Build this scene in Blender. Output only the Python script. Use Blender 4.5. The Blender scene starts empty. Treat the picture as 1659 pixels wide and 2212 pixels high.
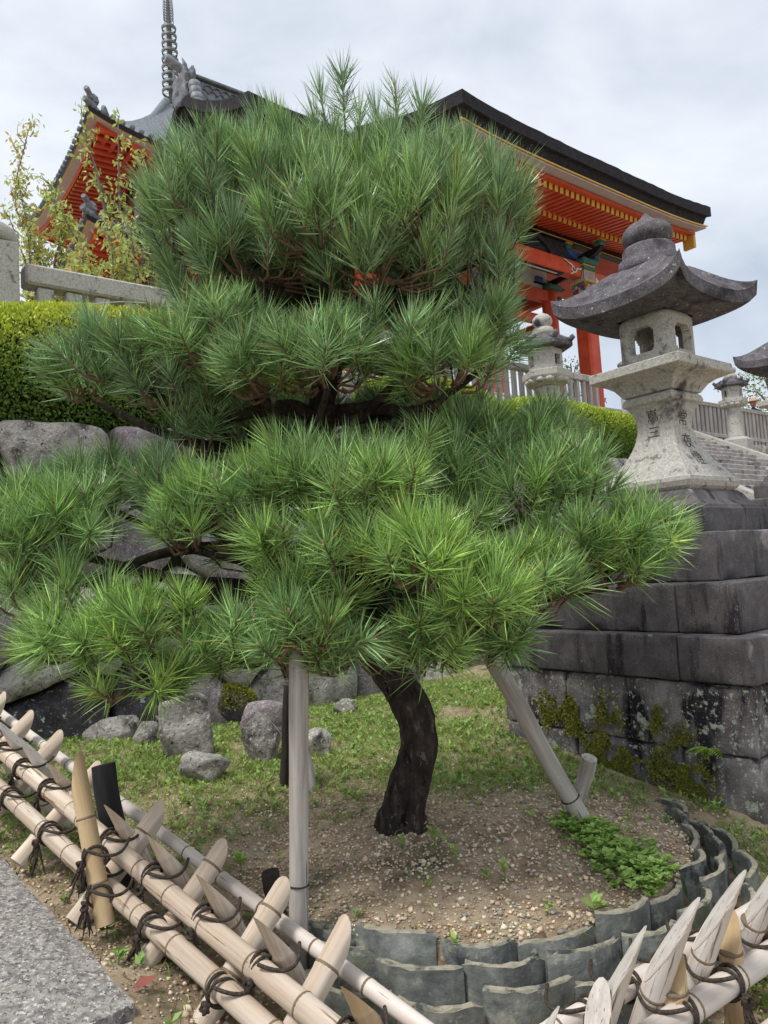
import bpy, math, random
import numpy as np
from mathutils import Vector, Matrix, noise as mnoise
random.seed(7); RNG = np.random.default_rng(11)
R_ = math.radians
SC = bpy.context.scene
COL = SC.collection

# ------------------------------------------------------------------ camera
FPX = 2958 / 1.85172          # focal length in units of a 1659 px wide picture
PITCH, ROLL, CAMZ = R_(4.55), R_(3.5), 1.55
FW = np.array([0, math.cos(PITCH), math.sin(PITCH)])
U0 = np.array([0, -math.sin(PITCH), math.cos(PITCH)])
R0 = np.array([1., 0, 0])
UPV = U0 * math.cos(ROLL) + R0 * math.sin(ROLL)
RTV = R0 * math.cos(ROLL) - U0 * math.sin(ROLL)
cam_d = bpy.data.cameras.new('camera'); cam = bpy.data.objects.new('camera', cam_d); COL.objects.link(cam)
cam_d.sensor_fit = 'VERTICAL'; cam_d.sensor_height = 36; cam_d.lens = 26; cam_d.clip_start = .05; cam_d.clip_end = 2000
m = Matrix.Identity(4)
for i in range(3):
    m[i][0] = RTV[i]; m[i][1] = UPV[i]; m[i][2] = -FW[i]
m[2][3] = CAMZ
cam.matrix_world = m
SC.camera = cam
SC.cycles.diffuse_bounces = 2
SC.render.resolution_x = 768; SC.render.resolution_y = 1024

# ------------------------------------------------------------------ sky, sun, exposure
SUN_EL, SUN_AZ = R_(62), R_(-125)      # bright cloud behind the left shoulder
w = bpy.data.worlds.new('World'); SC.world = w; w.use_nodes = True
nt = w.node_tree; nt.nodes.clear()
def wn(t, **k):
    n = nt.nodes.new(t)
    for a, b in k.items(): setattr(n, a, b)
    return n
out = wn('ShaderNodeOutputWorld'); mixs = wn('ShaderNodeMixShader')
sky = wn('ShaderNodeTexSky', sky_type='NISHITA', sun_disc=False, sun_elevation=SUN_EL, sun_rotation=SUN_AZ)
bg1 = wn('ShaderNodeBackground'); bg1.inputs[1].default_value = .12
bg2 = wn('ShaderNodeBackground'); bg2.inputs[1].default_value = 1.0
tc = wn('ShaderNodeTexCoord'); mp = wn('ShaderNodeMapping'); mp.inputs['Scale'].default_value = (1.3, 1.3, 2.6)
mp.inputs['Location'].default_value = (.35, .1, .4)
nz = wn('ShaderNodeTexNoise'); nz.inputs['Scale'].default_value = 1.7; nz.inputs['Detail'].default_value = 7; nz.inputs['Roughness'].default_value = .52
nz.inputs['Distortion'].default_value = .35
rp = wn('ShaderNodeValToRGB'); rp.color_ramp.elements[0].position = .33; rp.color_ramp.elements[1].position = .68
rp.color_ramp.elements[0].color = (.30, .345, .405, 1); rp.color_ramp.elements[1].color = (.60, .615, .64, 1)
L = nt.links.new
L(tc.outputs['Generated'], mp.inputs[0]); L(mp.outputs[0], nz.inputs['Vector']); L(nz.outputs['Fac'], rp.inputs[0]); L(rp.outputs[0], bg2.inputs[0])
L(sky.outputs[0], bg1.inputs[0]); L(bg1.outputs[0], mixs.inputs[1]); L(bg2.outputs[0], mixs.inputs[2]); mixs.inputs[0].default_value = .93
L(mixs.outputs[0], out.inputs[0])
sd = bpy.data.lights.new('sun', 'SUN'); sd.energy = 1.5; sd.angle = R_(14); sd.color = (1, .965, .91)
so = bpy.data.objects.new('sun', sd); COL.objects.link(so)
sv = Vector((math.sin(SUN_AZ) * math.cos(SUN_EL), math.cos(SUN_AZ) * math.cos(SUN_EL), math.sin(SUN_EL)))
so.rotation_euler = sv.to_track_quat('Z', 'Y').to_euler(); so.location = (-6, -6, 12)
SC.view_settings.view_transform = 'Standard'; SC.view_settings.look = 'None'; SC.view_settings.gamma = 1
SC.view_settings.use_curve_mapping = False; SC.view_settings.exposure = .88

# ------------------------------------------------------------------ pixel helpers (1659 x 2212 picture units)
CAM = np.array([0, 0, CAMZ])
def ray(u, v): return FW + RTV * (u - 829.5) / FPX - UPV * (v - 1106) / FPX
def ony(u, v, y):
    d = ray(u, v); return CAM + d * (y / d[1])
def onz(u, v, z):
    d = ray(u, v); return CAM + d * ((z - CAMZ) / d[2])
def V(*a): return np.array(a, float)
# frame shared by the walls, stairs, gate and pagoda
AZ = R_(37.5)
RV = V(math.cos(AZ), math.sin(AZ), 0); LV = V(-math.sin(AZ), math.cos(AZ), 0)
GO = V(5.324, 18.0, 0)                       # right front gate column
def ab(a, b, z=0.): return GO + a * RV + b * LV + V(0, 0, z)
def to_ab(p): d = V(p[0], p[1], 0) - GO; return d @ RV, d @ LV
WALL_B = -5.79                                # face of the retaining wall

def sstep(e0, e1, x):
    t = np.clip((x - e0) / (e1 - e0), 0, 1); return t * t * (3 - 2 * t)

RC = V(.224, 3.28); RR = .985; RIM = .44
CTRL = np.array([(-.96, 2.44, .44), (-1.6, 3.05, .53), (-.72, 2.0, .44), (-.31, 2.03, .27), (.3, 2.1, .19), (.8, 2.0, .19), (1.4, 2.6, .22), (1.45, 3.0, .25), (1.6, 3.36, .30), (.63, 4.6, .52),
    (-.2, 6.4, .5), (-1.9, 5.15, .53), (-2.4, 4.75, .60), (-1.2, 4.2, .52), (-.9, 3.3, .48), (0, 4.3, .5), (2.5, 3, .25), (2.2, 2, .2), (0, 0, .08), (-2, 1.5, .48), (-3, 3, .58), (2, 5.5, .6), (3.2, 4.5, .5), (3, 0, .08), (-3, 0, .3), (-3, 6, .7), (3, 7, .7), (.3, 3.2, .36)])
def tps(x, y):
    A_ = tps.w; x = np.clip(x, -3.2, 3.4); y = np.clip(y, -.5, 7.2)
    z = A_[-3] + A_[-2] * x + A_[-1] * y
    for (cx, cy, _), w_ in zip(CTRL, A_[:-3]):
        r2 = (x - cx) ** 2 + (y - cy) ** 2 + .02; z = z + w_ * r2 * np.log(r2)
    return z
_n = len(CTRL); _d = ((CTRL[:, None, :2] - CTRL[None, :, :2]) ** 2).sum(-1) + .02
_K = np.zeros((_n + 3, _n + 3)); _K[:_n, :_n] = _d * np.log(_d) + np.eye(_n) * .02; _K[:_n, _n] = 1; _K[:_n, _n + 1:] = CTRL[:, :2]; _K[_n:, :_n] = _K[:_n, _n:].T
tps.w = np.linalg.solve(_K, np.concatenate([CTRL[:, 2], np.zeros(3)]))
def ground_z(x, y):
    x = np.asarray(x, float); y = np.asarray(y, float)
    base = np.clip(tps(x, y), -.1, .8)
    dx, dy = x - RC[0], y - RC[1]; d = np.hypot(dx, dy); th = np.degrees(np.arctan2(dy, dx)) % 360
    inarc = (th > 228) | (th < 8)
    mound = .41 + .085 * (1 - np.clip(d / .97, 0, 1) ** 2)
    hard = (d < RR - .04).astype(float)
    soft = 1 - sstep(.55, 1.55, d)
    k = np.where(inarc, hard, np.where(base > .34, 1 - sstep(.6, 1.3, d), soft))
    # soften the change-over at the two ends of the tile arc
    z = base + np.maximum(mound - base, 0) * k
    fine = (x > -4.2) & (x < 3.8) & (y > .4) & (y < 8.4)
    z = z + fine * (.012 * np.sin(x * 5.1 + 1.3 * np.sin(y * 3.7)) * np.sin(y * 4.3 + np.sin(x * 2.9)) + .005 * np.sin(x * 13 + y * 7) * np.sin(y * 15 - x * 4))
    b = (x - GO[0]) * LV[0] + (y - GO[1]) * LV[1]
    a = (x - GO[0]) * RV[0] + (y - GO[1]) * RV[1]
    up = 2.62 + .24 * np.clip(b - WALL_B, 0, 8)
    kk = sstep(.30, .62, b - WALL_B) * (1 - sstep(-5.6, -5.3, a))
    z = z * (1 - kk) + up * kk
    # the flight of stairs and the ground beyond it
    st = np.clip(4.0 + .52 * (b + 2.43), .0, 4.6)
    ks = sstep(-5.6, -5.3, a)
    z = z * (1 - ks) + (st - .25) * ks
    return z
PAVE = None
_gz0 = ground_z
def ground_z(x, y):
    z = _gz0(x, y)
    if PAVE is not None:
        e_, s_ = PAVE; w_ = (np.asarray(x) - e_[0]) * s_[0] + (np.asarray(y) - e_[1]) * s_[1]
        z = z - .07 * sstep(.0, .05, w_) * (1 - sstep(1.4, 1.6, w_))
    return z
def gp(u, v, dz=0.):
    d = ray(u, v); t = .3; prev = None
    for i in range(4000):
        p = CAM + d * t
        if p[2] <= float(ground_z(p[0], p[1])) + dz: return p
        t += .006
    return p

# ------------------------------------------------------------------ materials
def hexc(h):
    h = h.lstrip('#'); c = [int(h[i:i + 2], 16) / 255 for i in (0, 2, 4)]
    return tuple(((x / 12.92) if x < .04045 else ((x + .055) / 1.055) ** 2.4) for x in c) + (1,)
MATS = {}
def mat(name, cols, scale=6, stretch=(1, 1, 1), coord='pos', detail=8, rough=.85, bump=.0, bscale=60, bdist=.004,
        spots=(), attr=None, spec=.3, lo=.3, hi=.7, nrough=.6, rand=0., trans=0.):
    m = bpy.data.materials.new(name); m.use_nodes = True; MATS[name] = m
    t = m.node_tree; N = t.nodes; K = t.links.new
    bs = N['Principled BSDF']; bs.inputs['Roughness'].default_value = rough
    bs.inputs['Specular IOR Level'].default_value = spec
    if coord == 'pos': co = N.new('ShaderNodeNewGeometry').outputs['Position']
    else: co = N.new('ShaderNodeTexCoord').outputs['Object']
    mpn = N.new('ShaderNodeMapping'); mpn.inputs['Scale'].default_value = stretch; K(co, mpn.inputs[0]); co2 = mpn.outputs[0]
    def noise(s, dt=6, ro=.6):
        n = N.new('ShaderNodeTexNoise'); n.inputs['Scale'].default_value = s; n.inputs['Detail'].default_value = dt
        n.inputs['Roughness'].default_value = ro; K(co2, n.inputs['Vector']); return n.outputs['Fac']
    r = N.new('ShaderNodeValToRGB'); K(noise(scale, detail, nrough), r.inputs[0])
    el = r.color_ramp.elements
    k = len(cols)
    for i, c in enumerate(cols):
        p = lo + (hi - lo) * i / max(k - 1, 1)
        if i == 0: e = el[0]; e.position = p
        elif i == k - 1: e = el[-1]; e.position = p
        else: e = el.new(p)
        e.color = hexc(c)
    if k == 1: el[-1].color = hexc(cols[0])
    colr = r.outputs[0]
    for (c, s, th, soft, st) in spots:
        rr = N.new('ShaderNodeValToRGB'); rr.color_ramp.elements[0].position = th; rr.color_ramp.elements[1].position = th + soft
        if st:
            m3 = N.new('ShaderNodeMapping'); m3.inputs['Scale'].default_value = st; K(co2, m3.inputs[0])
            n = N.new('ShaderNodeTexNoise'); n.inputs['Scale'].default_value = s; n.inputs['Detail'].default_value = 6; n.inputs['Roughness'].default_value = .65
            K(m3.outputs[0], n.inputs['Vector']); K(n.outputs['Fac'], rr.inputs[0])
        else: K(noise(s, 5, .65), rr.inputs[0])
        mx = N.new('ShaderNodeMix'); mx.data_type = 'RGBA'; K(rr.outputs[0], mx.inputs['Factor'])
        K(colr, mx.inputs['A']); mx.inputs['B'].default_value = hexc(c); colr = mx.outputs['Result']
    if attr:
        at = N.new('ShaderNodeAttribute'); at.attribute_name = attr
        mx = N.new('ShaderNodeMix'); mx.data_type = 'RGBA'; mx.blend_type = 'MULTIPLY'; mx.inputs['Factor'].default_value = 1
        K(colr, mx.inputs['A']); K(at.outputs['Color'], mx.inputs['B']); colr = mx.outputs['Result']
    if rand:
        oi = N.new('ShaderNodeObjectInfo'); mr = N.new('ShaderNodeMapRange'); K(oi.outputs['Random'], mr.inputs[0])
        mr.inputs[3].default_value = 1 - rand; mr.inputs[4].default_value = 1 + rand
        hs = N.new('ShaderNodeHueSaturation'); K(mr.outputs[0], hs.inputs['Value']); K(colr, hs.inputs['Color']); colr = hs.outputs[0]
    K(colr, bs.inputs['Base Color'])
    if bump:
        b = N.new('ShaderNodeBump'); b.inputs['Strength'].default_value = bump; b.inputs['Distance'].default_value = bdist
        K(noise(bscale, 6, .65), b.inputs['Height']); K(b.outputs[0], bs.inputs['Normal'])
    if trans:
        tr = N.new('ShaderNodeBsdfTranslucent'); K(colr, tr.inputs[0]); ms = N.new('ShaderNodeMixShader'); ms.inputs[0].default_value = trans
        K(bs.outputs[0], ms.inputs[1]); K(tr.outputs[0], ms.inputs[2]); K(ms.outputs[0], N['Material Output'].inputs[0])
    return m

mat('ground', ['#6f5f4c', '#96836c', '#b5a38a', '#80705a'], 7, bump=.8, bscale=70, bdist=.012, lo=.3, hi=.72,
    spots=[('#a89680', 95, .56, .06, None), ('#3c4a25', 2.3, .56, .12, None)])
mat('pebble', ['#d2c1a8', '#ecdfca'], 30, rough=.8, attr='tint')
mat('litter', ['#7a5540', '#a1764f'], 30, rough=.8, attr='tint')
mat('grass', ['#84a054', '#a6bf70'], 9, rough=.6, attr='tint', trans=.3)
mat('weed', ['#86a35c', '#a8bf7c'], 12, rough=.55, attr='tint', trans=.3)
mat('moss', ['#747a30', '#949444'], 14, rough=.95, attr='tint')
mat('hedge', ['#9bb246', '#b6c95c'], 5, rough=.55, attr='tint', trans=.25)
mat('hedge_core', ['#1c2412', '#2b351a'], 9, rough=1)
mat('needle', ['#8caa72', '#a6bf8a'], 10, rough=.32, attr='tint', spec=.7, trans=.12)
mat('twig', ['#5d4a3e', '#836a58'], 60, rough=.9, bump=.5, bscale=200)
mat('bud', ['#b39a86', '#cdb9a4'], 60, rough=.7)
mat('bark', ['#1a1613', '#3a322d', '#5b4f48'], 26, stretch=(1, 1, .45), rough=.9, bump=1, bscale=34, bdist=.02,
    spots=[('#3c4020', 5, .56, .1, None), ('#6e665f', 30, .60, .06, None), ('#0b0908', 22, .60, .05, None)])
mat('cherry_bark', ['#5d544d', '#8b8079'], 20, rough=.85)
mat('cherry_leaf', ['#a9b572', '#c2cb8c'], 4, rough=.55, attr='tint', trans=.35)
mat('tree_leaf', ['#5f7f3a', '#86a04e'], 3, rough=.6, attr='tint', trans=.3)
mat('granite', ['#97948e', '#b4b1a9', '#c8c4bb'], 55, rough=.85, bump=.35, bscale=140, bdist=.003, lo=.3, hi=.68,
    spots=[('#dcd8cf', 190, .58, .05, None), ('#4a4547', 2.6, .585, .1, None), ('#6a6560', 150, .58, .06, None), ('#77726d', 14, .58, .08, None)])
mat('granite_dark', ['#454246', '#59555a', '#716c70'], 16, rough=.8, bump=.4, bscale=120, bdist=.003, lo=.3, hi=.7,
    spots=[('#a5a1a3', 190, .58, .05, None), ('#3d383e', 5, .55, .12, None), ('#bcc6b6', 30, .64, .04, None), ('#2c282e', 2.2, .58, .1, None)])
mat('step_stone', ['#474345', '#595557', '#706b6b'], 9, rough=.72, bump=.45, bscale=110, bdist=.004, lo=.3, hi=.7,
    spots=[('#2b262c', 9, .535, .1, (1, 1, .16)), ('#a09a9d', 170, .62, .04, None), ('#c5cbbd', 15, .68, .03, None), ('#4a4648', 30, .58, .08, None), ('#989290', 3.4, .60, .1, None)])
mat('base_stone', ['#575152', '#726c6d', '#9a9594'], 7, rough=.9, bump=.7, bscale=60, bdist=.01, lo=.3, hi=.7,
    spots=[('#26222a', 6, .52, .1, (1, 1, .3)), ('#aab3a4', 9, .60, .05, None), ('#a9b1a2', 34, .58, .05, None), ('#d2d0cb', 90, .62, .05, None)])
mat('rock', ['#8b867f', '#b2ada5', '#cbc6bd'], 9, rough=.9, bump=1, bscale=38, bdist=.03, lo=.3, hi=.7,
    spots=[('#57524f', 5, .52, .14, None), ('#dad6cc', 55, .57, .06, None), ('#4d4a44', 32, .60, .05, None), ('#66703c', 3.2, .63, .08, None)], rand=.2)
mat('rock_purple', ['#746b6f', '#92888b', '#aaa1a3'], 12, rough=.9, bump=.9, bscale=50, bdist=.02, lo=.3, hi=.7,
    spots=[('#cfcac5', 70, .58, .06, None), ('#4d464a', 4, .56, .1, None), ('#5b5558', 40, .6, .05, None)], rand=.15)
mat('rock_black', ['#2c292b', '#474346', '#625d60'], 9, rough=.9, bump=.7, bscale=45, bdist=.01,
    spots=[('#c4c4be', 16, .60, .04, None), ('#8d8a86', 60, .6, .05, None)], rand=.2)
mat('step_light', ['#827c7a', '#a09a95', '#b8b2aa'], 7, rough=.9, bump=.5, bscale=60, bdist=.01, spots=[('#57514f', 3, .54, .12, None), ('#cfcac2', 60, .62, .06, None)], rand=.12)
mat('pavement', ['#787372', '#9d9792', '#bbb5ac'], 40, rough=.9, bump=1, bscale=90, bdist=.012, lo=.36, hi=.64,
    spots=[('#dedbd2', 75, .56, .05, None), ('#575256', 90, .57, .05, None), ('#c3c8b4', 5, .66, .03, None)])
mat('tile', ['#646866', '#80847f', '#9fa099'], 14, rough=.88, bump=.7, bscale=70, bdist=.004, lo=.36, hi=.66, spec=.2,
    spots=[('#767a68', 5, .56, .1, None), ('#a9a795', 24, .60, .06, None), ('#3a3e42', 4.5, .57, .1, None)], rand=.26)
mat('tile_edge', ['#8d8a7c', '#b0a892'], 40, rough=.9, bump=.5, bscale=120, spots=[('#4a4d4c', 12, .5, .1, None)])
BST = (1, 1, .045)
mat('bamboo', ['#ad9781', '#cbb9a5', '#dfd2c3'], 26, stretch=BST, coord='obj', rough=.66, bump=.4, bscale=120, bdist=.003, lo=.3, hi=.66,
    spots=[('#e6dccf', 7, .52, .2, None), ('#8d6f52', 48, .60, .06, None), ('#6e543c', 90, .66, .04, None)], rand=.10)
mat('bamboo_ochre', ['#ad9370', '#c6aa82', '#d6be9b'], 20, stretch=BST, coord='obj', rough=.5, bump=.2, bscale=120, bdist=.002,
    spots=[('#6e4f2c', 50, .68, .04, None), ('#d0b588', 8, .6, .1, None)], rand=.08)
mat('bamboo_pale', ['#c2b3a6', '#d8cdc3', '#e4dcd5'], 26, stretch=BST, coord='obj', rough=.6, bump=.25, bscale=120, bdist=.002,
    spots=[('#857468', 55, .64, .05, None)], rand=.07)
mat('bamboo_cut', ['#b7ada4', '#cdc6bf', '#dcd7d0'], 60, stretch=(1, 1, .12), coord='obj', rough=.8, bump=.3, bscale=160, bdist=.002,
    spots=[('#7d726a', 110, .60, .05, None)])
mat('bamboo_node', ['#6b5b4a', '#8d7a64'], 30, rough=.7)
mat('rope', ['#2a2420', '#453c35', '#62574c'], 160, rough=.95, bump=.8, bscale=260, bdist=.003)
mat('pole_wood', ['#85807b', '#aaa39c', '#c2bbb3'], 30, stretch=(1, 1, .05), coord='obj', rough=.85, bump=.6, bscale=55, bdist=.003, lo=.32, hi=.68,
    spots=[('#4a433d', 30, .62, .06, None), ('#c2bcb3', 12, .62, .08, None)], rand=.1)
mat('stake_dark', ['#2c2723', '#453d36'], 30, stretch=(1, 1, .1), coord='obj', rough=.9, bump=.5, bscale=80)
mat('post_black', ['#1b1b1d', '#333336'], 30, stretch=(1, 1, .1), coord='obj', rough=.7, bump=.6, bscale=60, bdist=.004, spots=[('#2c261f', 24, .66, .04, None)])
mat('carve', ['#4a4744', '#5c5853'], 60, rough=.95)
mat('vermilion', ['#c04628', '#ce5333', '#d6603f'], 3, rough=.5, bump=.1, bscale=30, spots=[('#b23a1a', 7, .62, .2, None)])
mat('vermilion_deep', ['#a83c2a', '#b84836'], 3, rough=.6)
mat('gold', ['#c79a3c', '#d8ae52'], 12, rough=.5)
mat('plaster', ['#c9c2bd', '#d8d2cd'], 6, rough=.9)
mat('pinkboard', ['#b2a19b', '#c3b4ae'], 6, rough=.8)
mat('barkroof', ['#222126', '#2f2d33', '#3b383d'], 10, rough=.95, bump=.9, bscale=60, bdist=.03, spots=[('#3f3d35', 8, .6, .1, None)])
mat('barkroof_top', ['#4a463f', '#5d584f', '#736d62'], 20, rough=.95, bump=1, bscale=30, bdist=.04)
mat('rooftile', ['#5c6167', '#767b81', '#8f9498'], 12, rough=.6, bump=.3, bscale=40, bdist=.01, rand=.12)
mat('bronze', ['#585e5c', '#747a78'], 8, rough=.5)
mat('darkwood', ['#241f20', '#352d2c'], 8, rough=.8)
mat('fence_wood', ['#918c88', '#b0aba6', '#c0bbb5'], 12, stretch=(1, 1, .2), rough=.85, bump=.3, bscale=60, rand=.12)
mat('teal', ['#33635a', '#447a6e'], 8, rough=.6)
mat('blue', ['#31568f', '#4068a2'], 8, rough=.6)
mat('black_lacquer', ['#17161a', '#232127'], 8, rough=.5)
mat('white_paint', ['#d8d2cc', '#e4dfd9'], 8, rough=.7)
mat('white_cord', ['#c9cdc9', '#dfe2de'], 20, rough=.7)
mat('skin', ['#c08a70', '#cc987c'], 20, rough=.6)
mat('hat', ['#c9a08c', '#d3ad98'], 20, rough=.8)
mat('shirt', ['#3b4a63', '#4a5b76'], 20, rough=.85)
mat('hair', ['#17120f', '#231b17'], 40, rough=.6)
mat('red_leaf', ['#7d4640', '#96594f'], 20, rough=.6)
# polychrome carving: voronoi cells of several paints
def poly_mat():
    m = bpy.data.materials.new('polychrome'); m.use_nodes = True; MATS['polychrome'] = m
    N = m.node_tree.nodes; K = m.node_tree.links.new; bs = N['Principled BSDF']; bs.inputs['Roughness'].default_value = .6
    v = N.new('ShaderNodeTexVoronoi'); v.inputs['Scale'].default_value = 17
    K(N.new('ShaderNodeTexCoord').outputs['Object'], v.inputs['Vector'])
    r = N.new('ShaderNodeValToRGB'); r.color_ramp.interpolation = 'CONSTANT'
    for i, c in enumerate(['#2f5f9a', '#b5462f', '#c9b690', '#2f7a68', '#7a2f3a', '#8a8fa0', '#c79a3c']):
        e = r.color_ramp.elements[0] if i == 0 else (r.color_ramp.elements[-1] if i == 6 else r.color_ramp.elements.new(i / 7))
        e.position = i / 7; e.color = hexc(c)
    sp = N.new('ShaderNodeSeparateColor'); K(v.outputs['Color'], sp.inputs[0]); K(sp.outputs[0], r.inputs[0]); K(r.outputs[0], bs.inputs['Base Color'])
    b = N.new('ShaderNodeBump'); b.inputs['Distance'].default_value = .03; K(v.outputs['Distance'], b.inputs['Height']); K(b.outputs[0], bs.inputs['Normal'])
poly_mat()

# ------------------------------------------------------------------ mesh helpers
class MB:
    def __init__(s): s.v = []; s.f = []; s.mi = []; s.sm = []
    def add(s, vs, fs, mi=0, sm=False):
        o = len(s.v); s.v += [tuple(map(float, p)) for p in vs]
        for f in fs: s.f.append(tuple(i + o for i in f)); s.mi.append(mi); s.sm.append(sm)
        return s
    def box(s, c, size, rz=0, bev=0., mi=0, mtx=None):
        hx, hy, hz = [x / 2 for x in size]; vs = []; fs = []
        if bev <= 0:
            vs = [(x, y, z) for x in (-hx, hx) for y in (-hy, hy) for z in (-hz, hz)]
            fs = [(0, 1, 3, 2), (4, 6, 7, 5), (0, 4, 5, 1), (2, 3, 7, 6), (0, 2, 6, 4), (1, 5, 7, 3)]
        else:
            b = min(bev, hx * .49, hy * .49, hz * .49); idx = {}
            for sx in (-1, 1):
                for sy in (-1, 1):
                    for sz in (-1, 1):
                        for ax in range(3):
                            p = [sx * (hx - b), sy * (hy - b), sz * (hz - b)]
                            p[ax] = (sx * hx, sy * hy, sz * hz)[ax]
                            idx[(sx, sy, sz, ax)] = len(vs); vs.append(tuple(p))
            for ax in range(3):
                o1, o2 = [k for k in range(3) if k != ax]
                for sg in (-1, 1):
                    q = []
                    for (p, r) in ((-1, -1), (1, -1), (1, 1), (-1, 1)):
                        k = [0, 0, 0]; k[ax] = sg; k[o1] = p; k[o2] = r; q.append(idx[(*k, ax)])
                    fs.append(tuple(q) if (sg > 0) != (ax == 1) else tuple(q[::-1]))
                for p in (-1, 1):
                    for r in (-1, 1):
                        k0 = [0, 0, 0]; k0[ax] = -1; k0[o1] = p; k0[o2] = r; k1 = list(k0); k1[ax] = 1
                        q = (idx[(*k0, o1)], idx[(*k1, o1)], idx[(*k1, o2)], idx[(*k0, o2)])
                        fs.append(q)
            for sx in (-1, 1):
                for sy in (-1, 1):
                    for sz in (-1, 1): fs.append(tuple(idx[(sx, sy, sz, a)] for a in range(3)))
        if mtx is not None: vs = [tuple(mtx @ Vector(p)) for p in vs]
        else:
            cr, sr = math.cos(rz), math.sin(rz)
            vs = [(c[0] + x * cr - y * sr, c[1] + x * sr + y * cr, c[2] + z) for x, y, z in vs]
        return s.add(vs, fs, mi)
    def tube(s, pts, rad, n=8, cap=True, mi=0, sm=True, jit=0., phase=0.):
        pts = [V(*p) for p in pts]; k = len(pts)
        if not hasattr(rad, '__len__'): rad = [rad] * k
        vs = []; fs = []; t0 = None
        for i in range(k):
            t = pts[min(i + 1, k - 1)] - pts[max(i - 1, 0)]; t /= (np.linalg.norm(t) + 1e-12)
            if i == 0:
                a = V(0, 0, 1) if abs(t[2]) < .9 else V(1, 0, 0)
                u = np.cross(a, t); u /= np.linalg.norm(u)
            else:
                u = u - t * (u @ t); u /= (np.linalg.norm(u) + 1e-12)
            w2 = np.cross(t, u)
            for j in range(n):
                th = 2 * math.pi * j / n + phase; r = rad[i] * (1 + (random.uniform(-jit, jit) if jit else 0))
                vs.append(pts[i] + (u * math.cos(th) + w2 * math.sin(th)) * r)
        for i in range(k - 1):
            for j in range(n):
                j2 = (j + 1) % n; fs.append((i * n + j, i * n + j2, (i + 1) * n + j2, (i + 1) * n + j))
        s.add(vs, fs, mi, sm)
        if cap: s.add([], []); o = len(s.v) - k * n; s.f.append(tuple(o + j for j in range(n))[::-1]); s.mi.append(mi); s.sm.append(False); s.f.append(tuple(o + (k - 1) * n + j for j in range(n))); s.mi.append(mi); s.sm.append(False)
        return s
    def lathe(s, prof, n=24, c=(0, 0, 0), mi=0, sm=True, fn=None):
        vs = []; fs = []
        for (r, z) in prof:
            for j in range(n):
                th = 2 * math.pi * (j + .5) / n; rr = r * (fn(th, z) if fn else 1)
                vs.append((c[0] + rr * math.cos(th), c[1] + rr * math.sin(th), c[2] + z))
        k = len(prof)
        for i in range(k - 1):
            for j in range(n): j2 = (j + 1) % n; fs.append((i * n + j, i * n + j2, (i + 1) * n + j2, (i + 1) * n + j))
        fs.append(tuple(range(n))[::-1]); fs.append(tuple((k - 1) * n + j for j in range(n)))
        return s.add(vs, fs, mi, sm)
    def sq(s, prof, bev=.01, c=(0, 0, 0), mi=0, sub=1):
        # square loft with chamfered corners
        vs = []; fs = []
        for (h, z) in prof:
            b = min(bev, h * .3)
            ring = [(h, -h + b), (h, h - b), (h - b, h), (-h + b, h), (-h, h - b), (-h, -h + b), (-h + b, -h), (h - b, -h)]
            vs += [(c[0] + x, c[1] + y, c[2] + z) for x, y in ring]
        k = len(prof)
        for i in range(k - 1):
            for j in range(8): j2 = (j + 1) % 8; fs.append((i * 8 + j, i * 8 + j2, (i + 1) * 8 + j2, (i + 1) * 8 + j))
        fs.append(tuple(range(8))[::-1]); fs.append(tuple((k - 1) * 8 + j for j in range(8)))
        return s.add(vs, fs, mi)
    def build(s, name, mats, parent=None, loc=None, mtx=None, smooth=None):
        me = bpy.data.meshes.new(name); me.from_pydata(s.v, [], s.f)
        for mm in ([mats] if isinstance(mats, str) else mats): me.materials.append(MATS[mm])
        me.polygons.foreach_set('material_index', s.mi)
        me.polygons.foreach_set('use_smooth', s.sm if smooth is None else [smooth] * len(s.f))
        me.update()
        return link(name, me, parent, loc, mtx)
def link(name, me, parent=None, loc=None, mtx=None):
    o = bpy.data.objects.new(name, me); COL.objects.link(o)
    if parent is not None: o.parent = parent
    if mtx is not None: o.matrix_local = mtx
    elif loc is not None: o.location = loc
    return o
def tag(o, label=None, cat=None, group=None, kind=None):
    if label: o['label'] = label
    if cat: o['category'] = cat
    if group: o['group'] = group
    if kind: o['kind'] = kind
    return o
def empty(name, loc, rz=0., label=None, cat=None, group=None):
    o = bpy.data.objects.new(name, None); COL.objects.link(o); o.location = loc; o.rotation_euler = (0, 0, rz); o.empty_display_size = .1
    return tag(o, label, cat, group)
def quick(name, verts, faces, matname, tint=None, parent=None, smooth=False, loc=None):
    """numpy verts (n,3) and faces (m,k)"""
    me = bpy.data.meshes.new(name); n = len(verts); mm, k = faces.shape
    me.vertices.add(n); me.vertices.foreach_set('co', np.ascontiguousarray(verts, np.float32).ravel())
    me.loops.add(mm * k); me.loops.foreach_set('vertex_index', np.ascontiguousarray(faces, np.int32).ravel())
    me.polygons.add(mm); me.polygons.foreach_set('loop_start', np.arange(0, mm * k, k, dtype=np.int32)); me.polygons.foreach_set('loop_total', np.full(mm, k, np.int32))
    if smooth: me.polygons.foreach_set('use_smooth', np.ones(mm, bool))
    me.materials.append(MATS[matname]); me.update(calc_edges=True)
    if tint is not None:
        a = me.color_attributes.new('tint', 'FLOAT_COLOR', 'POINT')
        c = np.ones((n, 4), np.float32); c[:, :3] = tint; a.data.foreach_set('color', c.ravel())
    return link(name, me, parent, loc)
def copy_tree(o, parent=None):
    c = o.copy(); COL.objects.link(c); c.parent = parent
    for ch in list(o.children): copy_tree(ch, c)
    return c
def nrm(a): return a / (np.linalg.norm(a, axis=-1, keepdims=True) + 1e-12)
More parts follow.
